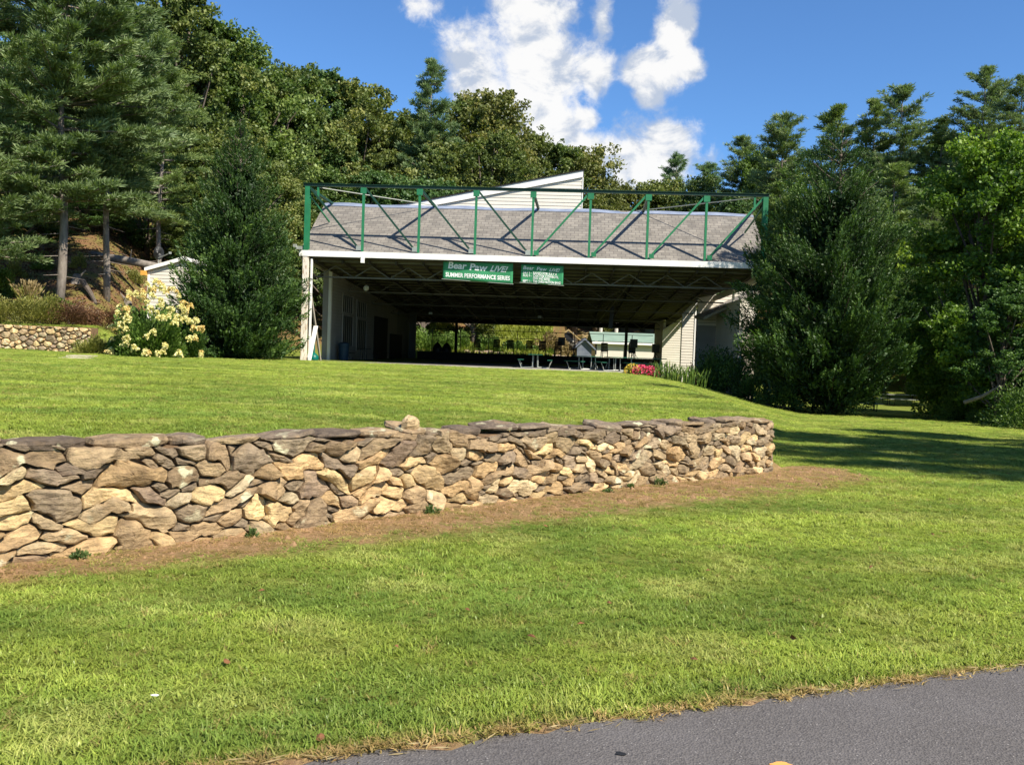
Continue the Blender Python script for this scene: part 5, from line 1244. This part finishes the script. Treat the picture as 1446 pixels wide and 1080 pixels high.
# plume grass
def plume(px, Y_, H, label, n=220, seed=5):
    rs = np.random.default_rng(seed); root = empty('plume_grass', on_ground(px, Y_), 0, label, 'ornamental grass'); b1_ = []; b2_ = []
    for i in range(n):
        a_ = rs.uniform(0, 6.28); L = H * rs.uniform(.55, 1); sp_o = rs.uniform(.1, .5); k = 7; f = np.linspace(0, 1, k)
        p = np.stack([np.cos(a_) * sp_o * L * f ** 1.6, np.sin(a_) * sp_o * L * f ** 1.6, L * f * (1 - .12 * f)], -1); d_ = np.gradient(p, axis=0)
        (b1_ if i % 3 else b2_).append((p, d_))
    P1 = np.concatenate([p for p, d_ in b1_]); D1 = np.concatenate([d_ for p, d_ in b1_]); link('blades', leaf_mesh('blades', [leaves(P1 * np.array([1, 1, .8]), .35, D1 * 12, .09, 0, rs)]), 'bank_grass', root)
    P2 = np.concatenate([np.repeat(p[4:], 6, 0) + rs.normal(0, .035, (18, 3)) for p, d_ in b2_]); D2 = np.concatenate([np.repeat(d_[4:], 6, 0) for p, d_ in b2_]); link('plumes', leaf_mesh('plumes', [leaves(P2, .22, D2 * 12, .25, 0, rs)]), 'dry_grass', root)
plume(38, 47.6, 2.0, 'clump of feathery dry tan plume grass above the junipers')
# far-left low stone wall
def low_wall(pxa, pxb, Ya, Yb, H, name, label, dz=-.1):
    a_ = on_ground(pxa, Ya); b_ = on_ground(pxb, Yb); L = (b_ - a_).length; ang = math.atan2(b_.y - a_.y, b_.x - a_.x)
    root = empty(name, a_, ang, label, 'stone wall'); rs = np.random.default_rng(3); ps = pack(L, H, lambda s, t_, rr: rr.uniform(.11, .19), 1.35, 6)
    Vb = []; Fb = []; SCb = []
    for pl in ps:
        c, v_, f_ = stone_shape(pl, rs, .02, rs.uniform(.04, .1), rings=((1, -.1), (1, 0), (.8, .8)), res=.12); n0 = len(Vb); Vb += [(s, -o_, t_ + dz + (b_.z - a_.z) * s / L) for s, t_, o_ in v_]; Fb += [tuple(i + n0 for i in q) for q in f_]
        col = np.array(PAL[rs.choice(len(PAL), p=PW)]) * rs.uniform(.8, 1.2); SCb += [tuple(col)] * len(v_)
    me = bpy.data.meshes.new('stones'); me.from_pydata(Vb, [], Fb); q = me.attributes.new('scol', 'FLOAT_VECTOR', 'POINT'); q.data.foreach_set('vector', np.array(SCb, np.float32).ravel())
    o = link('stones', me, 'fieldstone_far', root); o['kind'] = 'stuff'
    MB().box(0, L, .04, .8, dz - .3, H + dz - .05).build('soil_backing', 'soil_core', root)
low_wall(-60, 128, 43.7, 43.9, 1.25, 'low_stone_wall', 'low rubble stone wall below the junipers at the far left')
# fallen log, stumps
a_ = on_ground(118, 60); b_ = on_ground(214, 60.5); a_ = P(128, 361, 61); b_ = P(222, 376, 59)
lg = empty('fallen_log', a_, 0, 'long grey fallen log lying on the left slope behind the pines', 'log')
for o_ in (a_, b_): pass
MB().tube([(0, 0, 0), ((b_ - a_).x * .5, (b_ - a_).y * .5, (b_ - a_).z * .5 + .05), tuple(b_ - a_)], [.30, .27, .2], 12).build('log_trunk', 'dead_wood', lg, smooth=True)
for s_ in (.25, .6): e = (b_ - a_) * s_; MB().tube([tuple(e), (e.x + .2, e.y - .3, e.z + .75)], [.07, .02], 5).build('branch_stub', 'dead_wood', lg)
for i, (px, Y_) in enumerate(((108, 54), (180, 56))):
    q = on_ground(px, Y_); g = empty('stump', q, 0, ['jagged stump between the two left pines', 'low weathered stump right of the slanting pine'][i], 'stump')
    MB().lathe((0, 0, -.1), [(.34, 0), (.25, .25), (.2, .55), (.12, .62)], 9).build('stump_body', 'dead_wood', g); MB().tube([(0, 0, .2), (.5 - i, .1, .75)], [.1, .02], 5).build('splinter', 'dead_wood', g)
a_ = on_ground(116, 53); b_ = on_ground(136, 50.5); o = MB().tube([(0, 0, .45), tuple((b_ - a_) * .6 + Vector((0, 0, .25))), tuple(b_ - a_)], [.16, .13, .08], 8).build('dead_branch', 'bark'); o.location = a_; tag(o, 'dark dead branch lying beside the slanting pine trunk', 'branch')
# stepping stones
for i, (px, py) in enumerate(((108, 511), (116, 506.5))):
    q = P(px, py, 34 if i == 0 else 37.5); q = Vector((q.x, q.y, gz(q.x, q.y))); w_ = .45
    o = MB().box(-w_, w_, -.8, .8, -.03, .035).build('stepping_stone', 'flag_stone'); o.location = q; o.rotation_euler.z = .25; tag(o, ['larger flat tan stepping stone in the upper left lawn', 'smaller stepping stone beyond the larger one'][i], 'stepping stone')

rs = np.random.default_rng(700); n = 26000; px = rs.uniform(-80, 330, n); Y_ = rs.uniform(46.6, 76, n); x = (px - 723) / 1300 * Y_; z = G(x, Y_); kp = rs.random(n) < .35 + .65 * (fbm(x * .5, Y_ * .5, 15) > .5); x, Y_, z = x[kp], Y_[kp], z[kp]; m_ = len(x)
tag(link('leaf_litter', leaf_mesh('leaf_litter', [leaves(np.stack([x, Y_, z + .03], -1), .16, None, .6, .5, rs)]), 'rust_leaf'), 'brown leaf and needle litter under the left pines', 'leaf litter', kind='stuff')
for i, (px, Y_, wd, h) in enumerate(((112, 57, 1.3, 1.1), (172, 52, 1.0, .7), (190, 62, 1.6, 1.5), (60, 56, 1.8, 1.6), (20, 54, 1.6, 1.3), (205, 56, 1.2, .8))):
    sh(px, Y_, wd, h, 'shrub_leaf' if i % 2 else 'cover_leaf', ['sapling between the trunks of the two left pines', 'small sapling right beside the slanting pine foot', 'leafy sapling in front of the fallen log end', 'bushy sapling left behind the tallest pine trunk', 'bushy sapling behind the plume grass', 'small sapling left of the shed'][i], seed=710 + i, n=1600, leaf=.11)
# --- right of the pavilion: irises, flowers, dark shrubs
def blades_clump(px, Y_, label, H=.8, Wd=1.0, n=60, mat='shrub_leaf', seed=3, name='iris_clump'):
    rs = np.random.default_rng(seed); root = empty(name, on_ground(px, Y_), 0, label, 'plant'); ps = []
    for i in range(n):
        x, y = rs.normal(0, Wd / 3.2, 2); L = H * rs.uniform(.6, 1.1); a_ = rs.uniform(0, 6.28); sp_o = rs.uniform(.05, .35); f = np.linspace(.05, .95, 4)
        p = np.stack([x + np.cos(a_) * sp_o * L * f ** 2, y + np.sin(a_) * sp_o * L * f ** 2, L * f], -1); ps.append((p, np.gradient(p, axis=0)))
    link('blades', leaf_mesh('blades', [leaves(np.concatenate([p for p, _ in ps]), H * .42, np.concatenate([d_ for _, d_ in ps]) * 15, .13, 0, rs)]), mat, root)
for i, px in enumerate((937, 951, 965, 978)): blades_clump(px, 45.6 - i * .3, ['iris clump next to the pink flowers', 'second iris clump from the pink flowers', 'iris clump below the lit siding', 'rightmost iris clump at the shaded shrubs'][i], seed=100 + i)
def flowers(px, Y_, mat, label, seed, Wd=1.0):
    root = shrub('flower_patch', Wd, .55, seed, 'shrub_leaf', label, 'flowers', 700, .09, stems=False); place(root, on_ground(px, Y_) - Vector((0, 0, .0)))
    rs = np.random.default_rng(seed); p = sphere_pts(300, rs) * np.array([Wd / 2, Wd / 2, .5]); p[:, 2] = np.abs(p[:, 2]) + .04; link('blossoms', leaf_mesh('blossoms', [leaves(p, .085, None, .9, 0, rs)]), mat, root)
flowers(893, 46.2, 'yellow_petal', 'yellow flowers at the corner of the slab', 111, .9); flowers(905, 46.0, 'pink_petal', 'bright pink flowers right of the yellow ones', 112, 1.1); flowers(919, 46.2, 'pink_petal', 'deeper pink flowers next to the irises', 113, .9)
sh(921, 47.5, 1.2, 1.0, 'cedar_leaf', 'rounded blue green shrub behind the pink flowers', seed=120)
sh(976, 46.4, .8, 1.5, 'rust_leaf', 'dark reddish leafed plant at the siding corner', seed=121, n=500)
for i, (px, Y_, wd, h) in enumerate(((998, 47.6, 2.4, 2.3), (1030, 47.0, 2.6, 2.6), (1010, 49.5, 3.0, 3.4), (1062, 46, 3.0, 2.4), (1098, 44.6, 2.6, 1.6))):
    sh(px, Y_, wd, h, 'cedar_leaf', ['dark shrub just right of the reddish plant', 'dark shrub in the shade of the lean to', 'tall dark shrub against the lean to wall', 'dark shrub at the left foot of the largest cedar', 'low dark shrub under the left side of the largest cedar'][i], seed=130 + i, n=4500)
# bank shrubs on right edge
for i, (px, Y_, wd, h) in enumerate(((1312, 66, 4, 2.2), (1352, 52.5, 4.4, 2.6), (1380, 44.5, 4.4, 2.4), (1425, 42, 4.4, 2.6), (1470, 37.5, 4.6, 3.0))):
    sh(px, Y_, wd, h, 'shrub_leaf', ['dark thicket at the left end of the right bank', 'thicket below the light green tree, beside the bare branch', 'thicket below the middle of the light green tree', 'thicket at the foot of the right bank by the edge', 'thicket past the right edge'][i], seed=140 + i, n=7000)
a_ = P(1362, 568, 41); b_ = P(1412, 545, 39.5); o = MB().tube([(0, 0, 0), tuple((b_ - a_) * .5 + Vector((0, 0, -.1))), tuple(b_ - a_)], [.09, .08, .04], 6).build('bare_branch', 'dead_wood'); o.location = a_; tag(o, 'pale bare branch slanting up the right bank', 'branch')
# picnic tables on the grass at right
picnic(on_ground(1212, 54), R(80), 'picnic table with pale top standing in the sunlit strip right of the largest cedar', 2.4, 'pale_steel', 'dark_wood')
picnic(on_ground(1180, 55), R(85), 'picnic table half hidden behind the foot of the largest cedar', 2.4, 'dark_wood', 'dark_wood')
picnic(on_ground(1272, 62), R(95), 'picnic table with light top in deep shade at the back right', 2.4, 'pale_steel', 'dark_wood')
g = empty('park_shelter', on_ground(1272, 70), 0, 'small dark roofed shelter with pale edge deep in the right shade', 'shelter')
mb = MB(); mb.prism([(-2.4, 2.3), (0, 3.2), (2.4, 2.3), (2.4, 2.15), (0, 3.0), (-2.4, 2.15)], 1, -2, 2); mb.build('roof', 'siding_shade_grey', g)
for x_ in (-2, 2):
    for y_ in (-1.7, 1.7): MB().box(x_ - .07, x_ + .07, y_ - .07, y_ + .07, -.3, 2.3).build('post', 'dark_wood', g)
# bank behind the pavilion: tall grass, shrubs, rocks
def bank():
    rs = np.random.default_rng(200); n = 80000; px = rs.uniform(560, 1000, n); Y_ = rs.uniform(84.5, 112, n); x = (px - 723) / 1300 * Y_; z = G(x, Y_)
    keep = (fbm(x * .35, Y_ * .35, 7) > .36) & ~((px > 778) & (Y_ < 124)); x, Y_, z = x[keep], Y_[keep], z[keep]; m_ = len(x)
    p = np.stack([x, Y_, z + rs.uniform(.1, .6, m_)], -1); d_ = np.stack([rs.normal(0, .3, m_), rs.normal(0, .3, m_), np.ones(m_)], -1)
    tag(link('bank_grass', leaf_mesh('bank_grass', [leaves(p, .6, d_ * 2, .2, 0, rs, np.clip(fbm(x * .25, Y_ * .3, 9) * 1.6 - .3 + rs.normal(0, .12, m_), 0, 1))]), 'bank_grass'), 'tall yellow green grass on the bank behind the pavilion', 'grass', kind='stuff')
bank()
for i, (px, Y_, wd, h) in enumerate(((600, 88, 4.5, 3.6), (622, 89, 4.0, 3.0), (650, 92, 3.6, 2.6), (690, 93, 3.2, 2.0), (728, 93, 3.6, 1.8), (768, 94, 3.2, 1.6))):
    sh(px, Y_, wd, h, 'shrub_leaf', ['bright leafy shrub at the left of the rear opening', 'leafy shrub left of the thick dark pole', 'shrub right of the thick dark pole', 'low shrub above the leftmost rocking chairs', 'low shrub at the middle of the grassy bank', 'low shrub left of the white cottage'][i], seed=150 + i, n=4500, leaf=.22)
for i, (px, Y_, wd, h) in enumerate(((772, 94, 3.4, 3.0), (786, 96, 3.2, 3.2), (792, 101, 3.4, 3.0), (797, 107, 3.6, 2.6))):
    sh(px, Y_, wd, h, 'dry_grass', ['tan dry brush left of the cottage, nearest the rocking chairs', 'tan dry brush just left of the cottage', 'tan dry brush partly behind the dark loudspeaker', 'tan dry brush touching the cottage wall'][i], seed=170 + i, n=3500, leaf=.25)
rs = np.random.default_rng(300); Vb = []; Fb = []
for k_ in range(150):
    px = rs.uniform(600, 800); Y_ = rs.uniform(88, 90); q = Vector(((px - 723) / 1300 * Y_, Y_, 0)); q.z = gz(q.x, Y_) + rs.uniform(0, .7); s_ = rs.uniform(.16, .36); n0 = len(Vb)
    for z_, sc in ((-1, .6), (-.3, 1), (.5, .85)):
        for a_ in range(6): Vb.append((q.x + math.cos(a_ * 1.05) * s_ * sc * rs.uniform(.8, 1.2), q.y + math.sin(a_ * 1.05) * s_ * sc, q.z + z_ * s_ * .7))
    Fb += [(n0 + r_2 * 6 + i, n0 + r_2 * 6 + (i + 1) % 6, n0 + (r_2 + 1) * 6 + (i + 1) % 6, n0 + (r_2 + 1) * 6 + i) for r_2 in range(2) for i in range(6)] + [tuple(range(n0 + 12, n0 + 18))]
o = MB().add(Vb, Fb).build('rock_edging', 'fieldstone'); o.color = (.36, .28, .23, 1); tag(o, 'row of rough pinkish rocks at the foot of the grassy bank', 'rocks', kind='stuff')

# loose clods, chips and mulch along the foot of the wall
rs = np.random.default_rng(500); n = 2600; s_ = rs.uniform(-3.0, 13.2, n); wd_ = np.interp(s_, [-3, 0, 4, 9, 12, 13.5], [.45, .6, .95, 1.5, 1.3, .3]); nn_ = -rs.beta(1.1, 1.6, n) * wd_ * 1.15
x = WA[0] + WD[0] * s_ + WN[0] * nn_; y = WA[1] + WD[1] * s_ + WN[1] * nn_; z = G(x, y); Vb = []; Fb = []
for i in range(n):
    a_ = rs.uniform(.006, .020) * (2.2 if rs.random() < .05 else 1); n0 = len(Vb); ph = rs.uniform(0, 6)
    for k in range(5): Vb.append((x[i] + math.cos(ph + k * 1.257) * a_ * rs.uniform(.7, 1.4), y[i] + math.sin(ph + k * 1.257) * a_ * rs.uniform(.7, 1.3), z[i] - .004))
    Vb.append((x[i] + rs.normal(0, a_ * .3), y[i] + rs.normal(0, a_ * .3), z[i] + a_ * .9)); Fb += [(n0 + k, n0 + (k + 1) % 5, n0 + 5) for k in range(5)]
pmat('clod', (.34, .21, .11), (.16, .09, .045), 3, .95, detail=2)
tag(MB().add(Vb, Fb).build('soil_clods', 'clod', recalc=False), 'loose brown clods and chips along the foot of the retaining wall', 'soil', kind='stuff')
rs = np.random.default_rng(610)
for i in range(9):
    s_ = rs.uniform(.4, 11); q = WA + WD * s_ - WN * rs.uniform(.03, .2); w_ = shrub('weed_tuft', rs.uniform(.14, .30), rs.uniform(.08, .16), 620 + i, 'broad_leaf', 'small green weed growing at the foot of the stone retaining wall', 'weed', 140, .035, 'weeds at the foot of the wall', stems=False); place(w_, (q[0], q[1], gz(*q) - .01))
# --- small marks: litter, oil spot, paint, weeds
def disc(px, py, rx, ry, name, mat, label, cat, z=.006, n=14, lump=.25, th=.0):
    d = ray(px, py); k_ = (z - EYE.z) / d.z; q = EYE + d * k_; sc = k_ / F * 1.0
    mb = MB(); vs = [(math.cos(a_) * rx * (1 + lump * math.sin(a_ * 3 + px)), math.sin(a_) * ry * (1 + lump * math.cos(a_ * 2 + py)), 0) for a_ in np.linspace(0, 2 * math.pi, n, False)]
    vs.append((0, 0, th)); o = mb.add(vs, [(i, (i + 1) % n, n) for i in range(n)]).build(name, mat, recalc=False); o.location = q; tag(o, label, cat); return o
disc(876, 1063, .022, .02, 'oil_spot', 'asphalt_patch', 'small dark oil spot on the asphalt', 'stain', .0055)
disc(1103, 1078, .045, .02, 'paint_mark', 'orange_paint', 'orange paint dab on the asphalt at the bottom edge', 'paint mark', .0055)
disc(219, 981, .019, .012, 'paper_scrap', 'scrap_white', 'white paper scrap lying in the grass at lower left', 'litter', .045, th=.006)
rs = np.random.default_rng(400)
for i in range(16):
    px, py = [(560, 912), (320, 933), (370, 833), (452, 1040), (1317, 754), (1000, 700), (1022, 690), (770, 742), (860, 850), (750, 897), (1230, 800), (660, 860), (820, 880), (1120, 900), (980, 930), (1000, 805)][i]
    o = disc(px, py, rs.uniform(.018, .032), rs.uniform(.012, .02), 'fallen_leaf', 'leaf_litter', 'small brown fallen leaf on the lawn', 'leaf', .03, 6, .3, .012); o['group'] = 'fallen leaves on the lawn'; o.rotation_euler = (rs.normal(0, .3), rs.normal(0, .3), rs.uniform(0, 6))
# straw clippings along the road edge
n = 900; s_ = rs.uniform(-3, 12, n); off = rs.normal(.0, .035, n); b = RE0[None] + RD[None] * s_[:, None] + RN[None] * off[:, None]
p = np.stack([b[:, 0], b[:, 1], rs.uniform(.008, .03, n)], -1); dd = np.stack([RD[0] + rs.normal(0, .5, n), RD[1] + rs.normal(0, .5, n), rs.normal(0, .08, n)], -1)
tag(link('dry_clippings', leaf_mesh('dry_clippings', [leaves(p, .075, dd * 3, .07, 0, rs)]), 'dry_grass'), 'dry straw coloured clippings along the asphalt edge', 'clippings', kind='stuff')
for o in list(bpy.data.objects):
    if 'H' in o: del o['H']
